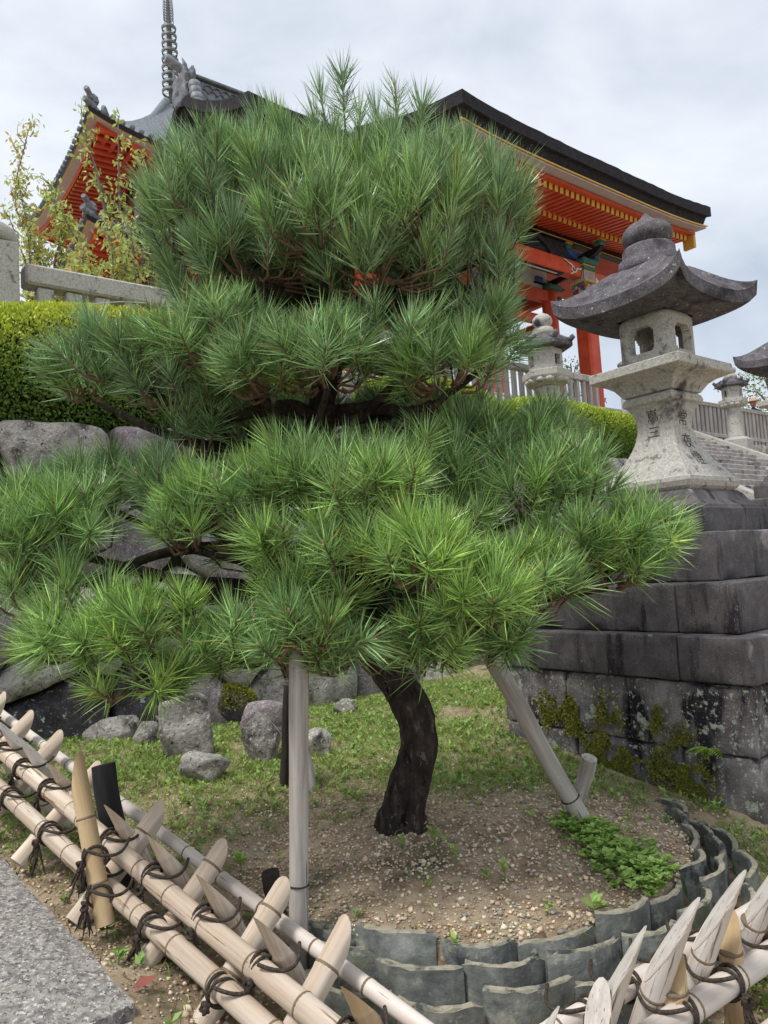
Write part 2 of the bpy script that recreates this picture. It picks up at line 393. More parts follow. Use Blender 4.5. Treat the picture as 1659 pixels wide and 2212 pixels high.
def leaves(P, D, Nn, Ln, Wd, tint, fold=.25):
    """diamond leaves, two triangles each, folded along the midrib"""
    n = len(P); D = nrm(D); S = nrm(np.cross(D, Nn)); Nn = np.cross(S, D)
    Ln = np.broadcast_to(Ln, n)[:, None]; Wd = np.broadcast_to(Wd, n)[:, None]
    mid = P + D * Ln * .45
    v = np.stack([P, mid + S * Wd * .5 + Nn * Wd * fold, P + D * Ln, mid - S * Wd * .5 + Nn * Wd * fold], 1).reshape(-1, 3)
    b = np.arange(n)[:, None] * 4
    f = np.concatenate([b + [0, 2, 1], b + [0, 3, 2]], 0)
    return v, f, np.repeat(tint, 4, 0)
def blades(P, D, B, Ln, Wd, tint, side=None):
    """thin bent blades: base pair, mid pair, tip -> 3 triangles"""
    n = len(P); D = nrm(D); S = nrm(np.cross(D, RNG.normal(size=(n, 3))) if side is None else side)
    Ln = np.broadcast_to(Ln, n)[:, None]; Wd = np.broadcast_to(Wd, n)[:, None] * .5
    m1 = P + D * Ln * .55; tp = P + D * Ln + B * Ln
    v = np.stack([P - S * Wd, P + S * Wd, m1 - S * Wd, m1 + S * Wd, tp], 1).reshape(-1, 3)
    b = np.arange(n)[:, None] * 5
    f = np.concatenate([b + [0, 1, 3], b + [0, 3, 2], b + [2, 3, 4]], 0)
    return v, f, np.repeat(tint, 5, 0)
def octas(P, S, tint):
    n = len(P); q = nrm(RNG.normal(size=(n, 4)))
    w, x, y, z = q.T
    Rm = np.stack([np.stack([1 - 2 * (y * y + z * z), 2 * (x * y - w * z), 2 * (x * z + w * y)], 1), np.stack([2 * (x * y + w * z), 1 - 2 * (x * x + z * z), 2 * (y * z - w * x)], 1), np.stack([2 * (x * z - w * y), 2 * (y * z + w * x), 1 - 2 * (x * x + y * y)], 1)], 1)
    o = np.array([[1, 0, 0], [-1, 0, 0], [0, 1, 0], [0, -1, 0], [0, 0, 1], [0, 0, -1]], float)
    loc = o[None] * (S[:, None, None] * RNG.uniform(.6, 1.1, (n, 6, 1)))
    v = np.einsum('nij,nkj->nki', Rm, loc); v[:, :, 2] *= .7
    v = (v + P[:, None]).reshape(-1, 3)
    fc = np.array([[0, 2, 4], [2, 1, 4], [1, 3, 4], [3, 0, 4], [2, 0, 5], [1, 2, 5], [3, 1, 5], [0, 3, 5]])
    f = (np.arange(n)[:, None, None] * 6 + fc[None]).reshape(-1, 3)
    return v, f, np.repeat(tint, 6, 0)
def cat(parts):
    vs, fs, ts = [], [], []; o = 0
    for v, f, t in parts: vs.append(v); fs.append(f + o); ts.append(t); o += len(v)
    return np.concatenate(vs), np.concatenate(fs), np.concatenate(ts)
def ICO():
    import bmesh
    bm = bmesh.new(); bmesh.ops.create_icosphere(bm, subdivisions=4, radius=1)
    v = np.array([p.co[:] for p in bm.verts]); f = np.array([[q.index for q in p.verts] for p in bm.faces]); bm.free(); return v, f
ICOV, ICOF = ICO()
def rock_mesh(seed, size, boxy=.5, rough=.12, flat_bottom=True, cuts=10):
    v = ICOV.copy(); off = Vector((seed * 3.7, seed * 1.3, -seed * 2.1))
    cube = v / np.abs(v).max(1, keepdims=True)
    v = v * (1 - boxy) + cube * boxy * .82
    d = np.array([mnoise.fractal(Vector(p) * 1.3 + off, 1., 2., 4) + .25 * mnoise.fractal(Vector(p) * 6 + off, 1., 2., 3) for p in v])
    rc_ = random.Random(seed)
    for _ in range(cuts):
        nn = nrm(np.array([rc_.gauss(0, 1), rc_.gauss(0, 1), rc_.gauss(0, .8)])); h_ = rc_.uniform(.58, .86); e_ = v @ nn - h_
        v = v - np.where(e_ > 0, e_ * .94, 0)[:, None] * nn
    v = v * (1 + rough * d)[:, None] * (np.array(size) / 2)
    return v
def to_local(o, pts): return pts

# ------------------------------------------------------------------ paving slabs by the fence
e0 = gp(0, 1838, .045); e1 = gp(290, 2160, .045); ed = (e1 - e0); ed2 = ed / np.linalg.norm(ed)
sd_ = np.cross(ed2, V(0, 0, 1)); sd_ = -sd_ if sd_[0] > 0 else sd_       # towards the path (left, near)
sd_ /= np.linalg.norm(sd_)
pav = empty('pavement', e0, 0); tag(pav, kind='structure')
def slab(o, s0, s1, w0, w1, dz):
    n, k = 14, 8; vs = []; mb = MB()
    for i in range(n + 1):
        for j in range(k + 1):
            s = s0 + (s1 - s0) * i / n; w_ = w0 + (w1 - w0) * j / k
            edge = min(i, n - i, j, k - j)
            p = e0 + ed2 * s + sd_ * w_ + V(0, 0, dz - (.012 if edge == 0 else 0) + random.uniform(-.003, .003))
            if j == 0: p = p - sd_ * random.uniform(-.012, .012)
            if i in (0, n): p = p + ed2 * random.uniform(-.01, .01)
            vs.append(p - e0)
    o0 = len(vs); fs = []
    for i in range(n):
        for j in range(k): q = i * (k + 1) + j; fs.append((q, q + k + 1, q + k + 2, q + 1))
    rim = [i * (k + 1) for i in range(n + 1)] + [n * (k + 1) + j for j in range(1, k + 1)] + [i * (k + 1) + k for i in range(n - 1, -1, -1)] + [j for j in range(k - 1, 0, -1)]
    for q in rim: vs.append(vs[q] - V(0, 0, .16))
    for i in range(len(rim)): i2 = (i + 1) % len(rim); fs.append((rim[i], rim[i2], o0 + i2, o0 + i))
    mb.add(vs, fs); return mb.build('paving_slab', 'pavement', pav, smooth=False)
LN = float(np.linalg.norm(ed))
slab(pav, -2.4, -1.02, 0, .62, .0); slab(pav, -1.0, LN, 0, .60, .0); slab(pav, LN + .02, LN + 1.0, .03, .6, -.02)
slab(pav, -2.4, -.3, .625, 1.3, -.05); slab(pav, -.28, LN + 1.0, .625, 1.3, -.055)

PAVE = (e0, sd_)
# ------------------------------------------------------------------ ground
def axis(fine0, fine1, step, lo, hi):
    a = list(np.arange(fine0, fine1 + 1e-6, step)); s = step; x = fine1
    while x < hi: s *= 1.35; x += s; a.append(x)
    s = step; x = fine0; b = []
    while x > lo: s *= 1.35; x -= s; b.append(x)
    return np.array(b[::-1] + a)
xs = axis(-4, 3.6, .035, -500, 500); ys = axis(.6, 8.2, .035, -400, 700)
X, Y = np.meshgrid(xs, ys); Zg = ground_z(X, Y)
fine = ((X > -4.2) & (X < 3.8) & (Y > .4) & (Y < 8.4))
nzv = RNG.normal(size=X.shape) * .002 * fine
Zg = Zg + nzv
nx, ny = len(xs), len(ys)
idx = np.arange(nx * ny).reshape(ny, nx)
gf = np.stack([idx[:-1, :-1], idx[:-1, 1:], idx[1:, 1:], idx[1:, :-1]], -1).reshape(-1, 4)
g = quick('ground', np.stack([X, Y, Zg], -1).reshape(-1, 3), gf, 'ground', smooth=True); tag(g, kind='structure')
def gz(P): return ground_z(P[:, 0], P[:, 1])

# ------------------------------------------------------------------ retaining wall of rough stones
def clip_poly(poly, p, n):
    outp = []
    for i in range(len(poly)):
        a, b = poly[i], poly[(i + 1) % len(poly)]; da, db = (a - p) @ n, (b - p) @ n
        if da <= 0: outp.append(a)
        if da * db < 0: outp.append(a + (b - a) * (da / (da - db)))
    return outp
def stone_face(poly, depth, seed, bulge):
    """one stone: rounded polygon face in (s, t) with depth outwards (d<0 is toward the viewer)"""
    c = sum(poly) / len(poly); per = []
    seg = [np.linalg.norm(poly[(i + 1) % len(poly)] - poly[i]) for i in range(len(poly))]; tot = sum(seg); m_ = 36
    for k in range(m_):
        q = tot * k / m_; i = 0
        while q > seg[i]: q -= seg[i]; i += 1
        per.append(poly[i] + (poly[(i + 1) % len(poly)] - poly[i]) * (q / max(seg[i], 1e-6)))
    # soften corners
    for _ in range(2): per = [(per[k - 1] + 2 * per[k] + per[(k + 1) % m_]) / 4 for k in range(m_)]
    rings = [(1.0, depth), (1.0, .06), (.965, .02), (.9, -.005), (.72, -.5 * bulge), (.45, -.85 * bulge), (.2, -bulge)]
    vs = []; fs = []
    for ri, (f, d) in enumerate(rings):
        for k in range(m_):
            p = c + (per[k] - c) * f
            nz_ = mnoise.fractal(Vector((p[0] * 2.6 + seed * 7, p[1] * 2.6, seed * 3.1)), 1., 2., 4)
            nz2 = mnoise.noise(Vector((p[0] * 7 + seed, p[1] * 7, seed)))
            e = .02 * nz2 if f > .9 else 0
            vs.append((p[0] + e * (per[k] - c)[0], d + (.055 * nz_ if ri else 0) + .012 * nz2, p[1] + e))
    for i in range(len(rings) - 1):
        for k in range(m_): k2 = (k + 1) % m_; fs.append((i * m_ + k, i * m_ + k2, (i + 1) * m_ + k2, (i + 1) * m_ + k))
    vs.append((c[0], -bulge, c[1])); o = (len(rings) - 1) * m_
    for k in range(m_): fs.append((o + k, o + (k + 1) % m_, len(vs) - 1))
    return vs, fs
def rough_wall(name, a0, a1, b, z0, z1, seeds, label, mats, batter=.08, mtop=.10, drop=None):
    root = empty(name, ab(a0, b, z0), AZ, label, 'wall')
    H_ = z1 - z0
    for i, c in enumerate(seeds):
        poly = [V(0, -.1), V(a1 - a0, -.1), V(a1 - a0, H_ + .05), V(0, H_ + .05)]
        # ragged top
        for j, q in enumerate(seeds):
            if j == i: continue
            n = q - c; d = np.linalg.norm(n)
            if d > 2.6: continue
            poly = clip_poly(poly, (c + q) / 2 - n / d * .016, n / d)
            if len(poly) < 3: break
        if len(poly) < 3: continue
        cc = sum(poly) / len(poly); top = max(p[1] for p in poly)
        if top > H_ - .02:
            sh = random.uniform(-mtop, mtop * .4); poly = [V(p[0], p[1] + (sh if p[1] > H_ - .02 else 0)) for p in poly]
        vs, fs = stone_face(poly, .45, random.uniform(0, 90), random.uniform(.02, .07))
        off = random.uniform(-.03, .03)
        vs = [(x, y + off + z * batter, z) for x, y, z in vs]
        o = MB().add(vs, fs, sm=True).build('stone', mats(cc, i), root)
    return root
sd2 = []
random.seed(21)
WA0, WA1 = -16.6, -5.35
zrows = [(.22, .62), (.85, .78), (1.45, .9), (1.95, .8)]
for zr, pit in zrows:
    a = random.uniform(0, .3)
    while a < WA1 - WA0:
        sd2.append(V(a + random.uniform(-.18, .18), zr + random.uniform(-.14, .14))); a += pit * random.uniform(.75, 1.35)
        if random.random() < .3: sd2.append(V(a - random.uniform(.2, .35), zr + random.choice((-.28, .28))))
def wallmat(cc, i):
    if cc[1] > 1.35: return 'rock_purple' if (cc[0] < 2.6 or i % 3 == 0) else 'rock'
    if cc[1] < .55 and cc[0] < 3.4: return 'rock_black'
    return 'rock' if i % 4 else 'rock_purple'
rough_wall('stone_wall', WA0, WA1, WALL_B, .45, 2.72, sd2, 'rough retaining wall of large grey boulders behind the pine', wallmat)
# dark earth behind the joints
mb = MB().box((0, 0, 0), (WA1 - WA0, .4, 2.2)); o = mb.build('wall_core', 'hedge_core', bpy.data.objects['stone_wall']); o.location = ((WA1 - WA0) / 2, .42, 1.0)

# ------------------------------------------------------------------ loose stones
def loose_rock(uv, size, seed, rz, label, matn='rock', boxy=.5, rough=.12, sink=.05, tilt=(0, 0), y=None):
    p = gp(*uv)
    v = rock_mesh(seed, size, boxy, rough)
    me = bpy.data.meshes.new('stone'); me.from_pydata(v.tolist(), [], ICOF.tolist()); me.materials.append(MATS[matn])
    me.polygons.foreach_set('use_smooth', [True] * len(ICOF)); me.update()
    o = link('standing_stone' if size[2] > .25 else 'boulder', me)
    o.rotation_euler = (tilt[0], tilt[1], rz); o.location = (p[0], p[1], p[2] + size[2] / 2 - sink)
    return tag(o, label, 'stone')
st = loose_rock((405, 1638), (.36, .22, .46), 3, .25, 'tall weathered standing stone with a carved ledge across its face', boxy=.75, rough=.05, tilt=(0, -.07))
for v_ in st.data.vertices:
    if v_.co.y < .02:
        k_ = .03 * (1 / (1 + math.exp((v_.co.z - .03 - .02 * math.sin(v_.co.x * 14)) * 120))); v_.co.y -= k_
    v_.co.z += (.05 * v_.co.x if v_.co.z > .15 else 0)
loose_rock((440, 1684), (.28, .22, .22), 8, .1, 'pale rounded boulder lying in front of the tall standing stone', boxy=.3, rough=.12)
loose_rock((318, 1605), (.19, .16, .2), 11, .4, 'small grey boulder close beside the tall standing stone', boxy=.4)
loose_rock((322, 1618), (.10, .08, .07), 12, .9, 'fist-sized pale stone in the weeds by the small boulder', boxy=.4)
loose_rock((566, 1643), (.27, .2, .34), 14, -.2, 'mossy wedge-shaped standing stone left of the grey prop pole', boxy=.55, rough=.09, tilt=(0, .12))
loose_rock((572, 1590), (.36, .16, .3), 17, .1, 'broad dark slab stone behind the wedge-shaped stone', 'rock_purple', boxy=.7, rough=.07)
loose_rock((692, 1632), (.16, .13, .22), 19, 0, 'small upright stone right of the grey prop pole', boxy=.5, rough=.1)
loose_rock((745, 1540), (.22, .2, .16), 23, .3, 'squat grey boulder at the foot of the stone wall behind the trunk', boxy=.4)
loose_rock((668, 1520), (.2, .18, .3), 24, .3, 'pale leaning stone at the wall foot behind the grey prop pole', boxy=.5)
loose_rock((245, 1600), (.42, .22, .22), 27, .5, 'low flat boulder at the wall foot under the lowest left branch', 'rock', boxy=.5)
loose_rock((500, 1560), (.4, .25, .28), 29, .2, 'moss-capped boulder at the wall foot between the standing stones', 'rock_black', boxy=.4)

# ------------------------------------------------------------------ edging of old roof tiles round the bed
def tile_mesh(name, w_, h, t, rad):
    n = 9; vs = []; fs = []; mi = []
    for i in range(n + 1):
        th = (i / n - .5) * (w_ / rad)
        for (rr, zz) in ((rad, -h), (rad, 0), (rad - t * .15, .004), (rad - t * .85, .004), (rad - t, 0), (rad - t, -h)):
            jz = random.uniform(-.005, .003) - (random.uniform(.004, .022) if (name == 'tile' and i in (0, n) and random.random() < .5) else 0) if zz >= 0 else 0
            vs.append((rr * math.sin(th), -(rr * math.cos(th) - rad), zz + jz))
    for i in range(n):
        for j in range(6): j2 = (j + 1) % 6; fs.append((i * 6 + j, (i + 1) * 6 + j, (i + 1) * 6 + j2, i * 6 + j2)); mi.append(1 if j in (1, 2, 3) else 0)
    fs.append(tuple(range(6))); mi.append(0); fs.append(tuple(n * 6 + j for j in range(6))[::-1]); mi.append(0)
    me = bpy.data.meshes.new(name); me.from_pydata(vs, [], fs); me.materials.append(MATS['tile']); me.materials.append(MATS['tile_edge'])
    me.polygons.foreach_set('material_index', mi); me.update(); return me
random.seed(5)
edg = empty('tile_edging', (RC[0], RC[1], .1), 0, 'three stepped rows of curved grey roof tiles holding the pine bed', 'edging')
tmesh = [tile_mesh('tile', .268 + .006 * k, .40, .021, r) for k, r in enumerate((.19, .23, .175, .21))]
for row, (rad, ztop, a0, pit) in enumerate(((RR, RIM, 230, 15.3), (RR + .085, RIM - .03, 223, 14.2), (RR + .17, RIM - .075, 229, 13.2))):
    k = 0; a = a0
    while a < (363, 366, 364)[row]:
        am = R_(a + pit / 2)
        o = link('tile', tmesh[(k * 3 + row) % 4], edg)
        rr_ = rad + random.uniform(-.012, .012)
        o.location = (rr_ * math.cos(am), rr_ * math.sin(am), ztop + random.uniform(-.028, .018) - .1)
        o.rotation_euler = (random.uniform(-.07, .05), random.uniform(-.06, .06), am + math.pi / 2 + random.uniform(-.11, .11))
        a += pit; k += 1

# ------------------------------------------------------------------ stone lanterns
LC = 4.8 * V(math.sin(R_(21.3)), math.cos(R_(21.3)), 0); LROT = R_(38.1)
def supere(th, p):
    c, s = abs(math.cos(th)), abs(math.sin(th)); return (c ** p + s ** p) ** (-1 / p)
def lantern_roof(half, zE, zT, htop, thick, lift):
    mb = MB(); n, k = 20, 12; 
    for side in range(4):
        cr, sr = math.cos(side * math.pi / 2), math.sin(side * math.pi / 2)
        def P(u, t, z): # u along the edge -1..1, t 0 eave .. 1 top
            hh = half + (htop - half) * t
            bow = (1 - .10 * (1 - abs(u) ** 3) * (1 - t))
            x, y = hh * bow, hh * u
            return (x * cr - y * sr, x * sr + y * cr, z)
        top = []; bot = []
        for j in range(k + 1):
            t = j / k; pz = sstep(0, 1.0, np.array(t)) * .35 + (t ** 1.15) * .65
            for i in range(n + 1):
                u = -1 + 2 * i / n; lf = lift * (.6 * abs(u) ** 2.2 + .45 * abs(u) ** 10) * (1 - t) ** 2
                ridge = .012 * abs(u) ** 8 * (1 - t * .5)
                top.append(P(u, t, zE + (zT - zE) * float(pz) + lf + ridge))
        fs = [(j * (n + 1) + i, j * (n + 1) + i + 1, (j + 1) * (n + 1) + i + 1, (j + 1) * (n + 1) + i) for j in range(k) for i in range(n)]
        mb.add(top, fs, sm=True)
        # edge face and underside
        eb = []
        for r_, (t, dz) in enumerate(((0, 0), (.035, -thick), (.30, -thick + .012), (.62, -thick + .0), (.66, -thick - .012), (1.0, -thick - .012))):
            for i in range(n + 1):
                u = -1 + 2 * i / n; lf = lift * (.6 * abs(u) ** 2.2 + .45 * abs(u) ** 10) * (1 - t) ** 2; ridge = .012 * abs(u) ** 8 if r_ == 0 else 0
                eb.append(P(u, t, zE + dz + lf + ridge))
        fs = [(j * (n + 1) + i + 1, j * (n + 1) + i, (j + 1) * (n + 1) + i, (j + 1) * (n + 1) + i + 1) for j in range(5) for i in range(n)]
        mb.add(eb, fs)
    return mb
def light_box(half, z0, z1, t, ws, wz0, wz1, p=5.0):
    N_, M_ = 96, 24; mb = MB(); zs = [z0 + (z1 - z0) * j / M_ for j in range(M_ + 1)]
    def prof(z): e = min(z - z0, z1 - z); return 1 - .10 * max(0, 1 - e / .035) ** 2
    def ring(h): return [[(h * prof(z) * supere(2 * math.pi * i / N_, p) * math.cos(2 * math.pi * i / N_), h * prof(z) * supere(2 * math.pi * i / N_, p) * math.sin(2 * math.pi * i / N_), z) for i in range(N_)] for z in zs]
    A, B = ring(half), ring(half - t); inc = {}
    for j in range(M_):
        for i in range(N_):
            th = 2 * math.pi * (i + .5) / N_; q = (th + math.pi / 4) % (math.pi / 2) - math.pi / 4; s = half * math.tan(q); zc = (zs[j] + zs[j + 1]) / 2
            hz = (wz1 - wz0) / 2; dz = abs(zc - (wz0 + wz1) / 2) / hz; ds = abs(s) / ws
            inc[(i, j)] = not (ds ** 4 + dz ** 4 < 1)
    vs = []; 
    for j in range(M_ + 1):
        for i in range(N_): vs.append(A[j][i])
    o = len(vs)
    for j in range(M_ + 1):
        for i in range(N_): vs.append(B[j][i])
    fs = []
    id_ = lambda i, j: j * N_ + i % N_
    for (i, j), ok in inc.items():
        if not ok: continue
        a, b, c, d = id_(i, j), id_(i + 1, j), id_(i + 1, j + 1), id_(i, j + 1)
        fs.append((a, b, c, d)); fs.append((o + d, o + c, o + b, o + a))
        for (di, dj, e0_, e1_) in ((-1, 0, d, a), (1, 0, b, c), (0, -1, a, b), (0, 1, c, d)):
            kk = ((i + di) % N_, j + dj)
            if kk[1] < 0 or kk[1] >= M_ or not inc[kk]: fs.append((e1_, e0_, o + e0_, o + e1_))
    mb.add(vs, fs, sm=False); return mb
SHAFT = [(.262, 1.905), (.283, 1.925), (.292, 1.955), (.289, 1.978), (.270, 1.987), (.262, 1.998), (.236, 2.04), (.202, 2.085), (.172, 2.135), (.148, 2.185), (.131, 2.235), (.121, 2.285), (.118, 2.33), (.123, 2.375), (.136, 2.415), (.150, 2.442), (.170, 2.455), (.174, 2.47), (.166, 2.495), (.150, 2.508)]
def shaft_half(z): return float(np.interp(z, [s[1] for s in SHAFT], [s[0] for s in SHAFT]))
def worn_block(x0, x1, y0, y1, z0, z1, r, amp, seed):
    mb = MB(); lo_b = V(x0, y0, z0); hi_b = V(x1, y1, z1); c = (lo_b + hi_b) / 2; h = (hi_b - lo_b) / 2; step = .045
    for ax in range(3):
        o1, o2 = [k for k in range(3) if k != ax]; n1 = min(34, max(5, int(2 * h[o1] / step))); n2 = min(34, max(5, int(2 * h[o2] / step)))
        # extra rows close to the arrises
        g1 = np.unique(np.concatenate([np.linspace(-h[o1], h[o1], n1), [-h[o1] + r * .5, -h[o1] + r, h[o1] - r, h[o1] - r * .5]])); g2 = np.unique(np.concatenate([np.linspace(-h[o2], h[o2], n2), [-h[o2] + r * .5, -h[o2] + r, h[o2] - r, h[o2] - r * .5]]))
        for sg in (-1, 1):
            vs = []
            for a in g1:
                for b in g2:
                    p = np.zeros(3); p[ax] = sg * h[ax]; p[o1] = a; p[o2] = b
                    q = np.clip(p, -(h - r), h - r); d = p - q; dn = np.linalg.norm(d); d = d / dn if dn > 1e-9 else d
                    P_ = c + q; w_ = P_ + d * r
                    nz_ = mnoise.fractal(Vector(w_ * 7 + seed), 1, 2, 4); arr = min(1., (np.abs(d) > .25).sum() - 1) if dn > 0 else 0
                    chip = max(0., mnoise.noise(Vector(w_ * 16 + seed * 2)) - .25) * .05 * arr
                    vs.append(q + c + d * (r + amp * nz_ - chip))
            m2 = len(g2); fs = []
            for i in range(len(g1) - 1):
                for j in range(m2 - 1):
                    f_ = (i * m2 + j, (i + 1) * m2 + j, (i + 1) * m2 + j + 1, i * m2 + j + 1); fs.append(f_ if (sg > 0) != (ax == 1) else f_[::-1])
            mb.add(vs, fs, 0, True)
    return mb
def big_lantern(loc, rot, label, detailed=True, dz=0.):
    root = empty('stone_lantern', (loc[0], loc[1], .0 + dz), rot, label, 'stone lantern')
    # base of squared blocks
    def block(name, x0, x1, y0, y1, z0, z1, bev, m_):
        b = worn_block(x0, x1, y0, y1, z0, z1, bev, .007 if name == 'base_block' else .0035, x0 * 3 + y0 * 7 + z0 * 5) if detailed else MB().box(((x0 + x1) / 2, (y0 + y1) / 2, (z0 + z1) / 2), (x1 - x0, y1 - y0, z1 - z0), bev=bev); return b.build(name, m_, root)
    g_ = .004; h = .768
    for (z0, z1, cuts) in ((-.15, .30, (-.2, .42)), (.30, .60, (-.38, .25)), (.60, .926, (-.10, .30))):
        c = [-h] + list(cuts) + [h]
        for i in range(3): block('base_block', -h + random.uniform(0, .01), 0, c[i] + g_, c[i + 1] - g_, z0 + .003, z1 - .003, .013, 'base_stone')
        c = [-h] + [x + .12 for x in cuts] + [h]
        for i in range(3): block('base_block', 0.002, h, c[i] + g_, c[i + 1] - g_, z0 + .003, z1 - .003, .013, 'base_stone')
    def course(name, hh, z0, z1, cut, bev=.011):
        block(name, -hh, hh, -hh, cut - .002, z0, z1, bev, 'step_stone'); block(name, -hh, hh, cut + .002, hh, z0, z1, bev, 'step_stone')
    course('step_course', .788, .932, 1.150, -.42); course('step_course', .692, 1.152, 1.397, -.38); course('step_course', .542, 1.399, 1.650, .1)
    MB().sq([(.386, 1.652), (.390, 1.66), (.390, 1.785), (.378, 1.79), (.372, 1.806), (.350, 1.815), (.318, 1.845), (.296, 1.885), (.275, 1.903)], .012).build('plinth', 'step_stone', root)
    fine = []
    for i in range(len(SHAFT) - 1):
        for q in range(3 if detailed else 1):
            f = q / (3 if detailed else 1); fine.append((SHAFT[i][0] * (1 - f) + SHAFT[i + 1][0] * f, SHAFT[i][1] * (1 - f) + SHAFT[i + 1][1] * f))
    fine.append(SHAFT[-1])
    sh = MB().sq(fine, .010).build('shaft', 'granite', root)
    MB().sq([(.150, 2.510), (.165, 2.513), (.176, 2.53), (.200, 2.565), (.236, 2.590), (.280, 2.608), (.297, 2.616), (.302, 2.622), (.302, 2.670), (.298, 2.676)], .006).build('platform', 'granite', root)
    light_box(.176, 2.678, 2.995, .042, .088, 2.752, 2.915).build('light_box', 'granite', root)
    lantern_roof(.440, 3.078, 3.305, .165, .074, .085).build('roof', 'granite_dark', root)
    drum = lambda th, z: (math.cos(math.pi / 8) / math.cos((th % (math.pi / 4)) - math.pi / 8)) if z < .06 else 1
    fin = MB().lathe([(.10, 3.25), (.185, 3.29), (.190, 3.30), (.186, 3.362), (.165, 3.37), (.160, 3.375), (.158, 3.43), (.145, 3.45), (.12, 3.452), (.105, 3.455), (.118, 3.462), (.138, 3.48), (.150, 3.505), (.152, 3.53), (.142, 3.56), (.118, 3.588), (.085, 3.606), (.055, 3.622), (.034, 3.642), (.018, 3.662), (.004, 3.675)], 40).build('finial', 'granite_dark', root)
    if detailed:
        # engraved characters, laid on the curved faces of the shaft
        def chars(txt, face, zs_, size, xo=0.):
            for ch, zc in zip(txt, zs_):
                cu = bpy.data.curves.new('t', 'FONT'); cu.body = ch; cu.size = size; cu.align_x = 'CENTER'; cu.align_y = 'CENTER'
                to = bpy.data.objects.new('t', cu); COL.objects.link(to); bpy.context.view_layer.update()
                me = bpy.data.meshes.new_from_object(to.evaluated_get(bpy.context.evaluated_depsgraph_get()))
                bpy.data.objects.remove(to); bpy.data.curves.remove(cu)
                for v_ in me.vertices:
                    x, y = v_.co.x + xo, v_.co.y; z = zc + y * .93; hh = shaft_half(z) + .0015
                    v_.co = (-hh, -x, z) if face == 0 else (x, -hh, z)
                me.materials.clear(); me.materials.append(MATS['carve']); me.name = 'engraved_character'
                link('engraved_character', me, sh)
        chars('嶌三', 0, (2.375, 2.275), .085)
        chars('常夜燈', 1, (2.345, 2.205, 2.095), .105)
    return root
random.seed(3)
MAINL = big_lantern(LC, LROT, 'large square stone lantern on a stepped dark pedestal beside the pine')
L4 = ony(1732, 900, 7.6)
big_lantern(L4, LROT, 'square stone lantern with wide curved roof beside the foot of the stairs', False, .40)

# moss and fern on the pedestal
def face_pts(n, blobs, half):
    P = []
    for (y, z, ry, rz, k) in blobs:
        k = k * 2; q = RNG.normal(size=(k, 2)) * .42; P.append(np.stack([np.full(k, -half), y + q[:, 0] * ry, z + q[:, 1] * rz], 1))
    return np.concatenate(P)
blobs = [(.42, .70, .09, .12, 900), (.25, .68, .10, .14, 1200), (.02, .60, .10, .22, 1900), (-.12, .50, .20, .12, 2200), (.12, .48, .16, .10, 1200), (-.40, .52, .10, .20, 1500), (-.46, .42, .10, .12, 900), (-.27, .72, .05, .10, 300)]
P = face_pts(0, blobs, .772); P = P[(P[:, 2] < .91) & (P[:, 1] < .76)]
P = P[np.array([mnoise.fractal(Vector((p[1] * 9, p[2] * 9, 1.7)), 1, 2, 4) for p in P]) > -.12]
D = np.stack([-np.abs(RNG.normal(size=len(P))) * .4 - .25, RNG.normal(size=len(P)) * .7, RNG.normal(size=len(P)) * .7 - .3], 1)
v, f, t = blades(P, D, np.zeros((len(P), 3)), RNG.uniform(.007, .016, len(P)), .009, RNG.uniform(.6, 1.3, (len(P), 1)) * np.ones(3))
o = quick('moss', v, f, 'moss', t, MAINL); tag(o, kind='stuff')
def fern(root_loc, n, ln, label, az0, spread):
    e = empty('fern', root_loc, 0, label, 'fern')
    for k in range(n):
        a = az0 + (k - (n - 1) / 2) * spread; mb = MB(); pts = []; vs = []; fs = []
        for i in range(12):
            s = i / 11; pts.append(V(math.cos(a) * ln * s, math.sin(a) * ln * s, ln * (.55 * s - .75 * s * s)))
        mb.tube(pts, [.0016 * (1 - .7 * i / 11) for i in range(12)], 4)
        sdv = V(-math.sin(a), math.cos(a), 0)
        for i in range(1, 12):
            wl = ln * .3 * math.sin(math.pi * min(1, (i + 1.5) / 13)) ** .8
            for sg in (-1, 1):
                p = pts[i]; d = sdv * sg + (pts[i] - pts[i - 1]) / np.linalg.norm(pts[i] - pts[i - 1]) * .4 + V(0, 0, -.15)
                nn = V(0, 0, 1); q = np.cross(d, nn); q /= np.linalg.norm(q); o_ = len(mb.v)
                mb.add([p, p + d * wl * .5 + q * wl * .16, p + d * wl, p + d * wl * .5 - q * wl * .16], [(0, 1, 2, 3)])
        mb.build('frond', 'fernleaf', e)
    return e
mat('fernleaf', ['#86a83a', '#a3c250'], 12, rough=.5, trans=.3)
cr, sr = math.cos(LROT), math.sin(LROT)
def lw(x, y, z): return (LC[0] + x * cr - y * sr, LC[1] + x * sr + y * cr, z)
fern(lw(-.775, -.53, .62), 4, .105, 'bright green fern growing from a joint of the pedestal', LROT + math.pi, .7)

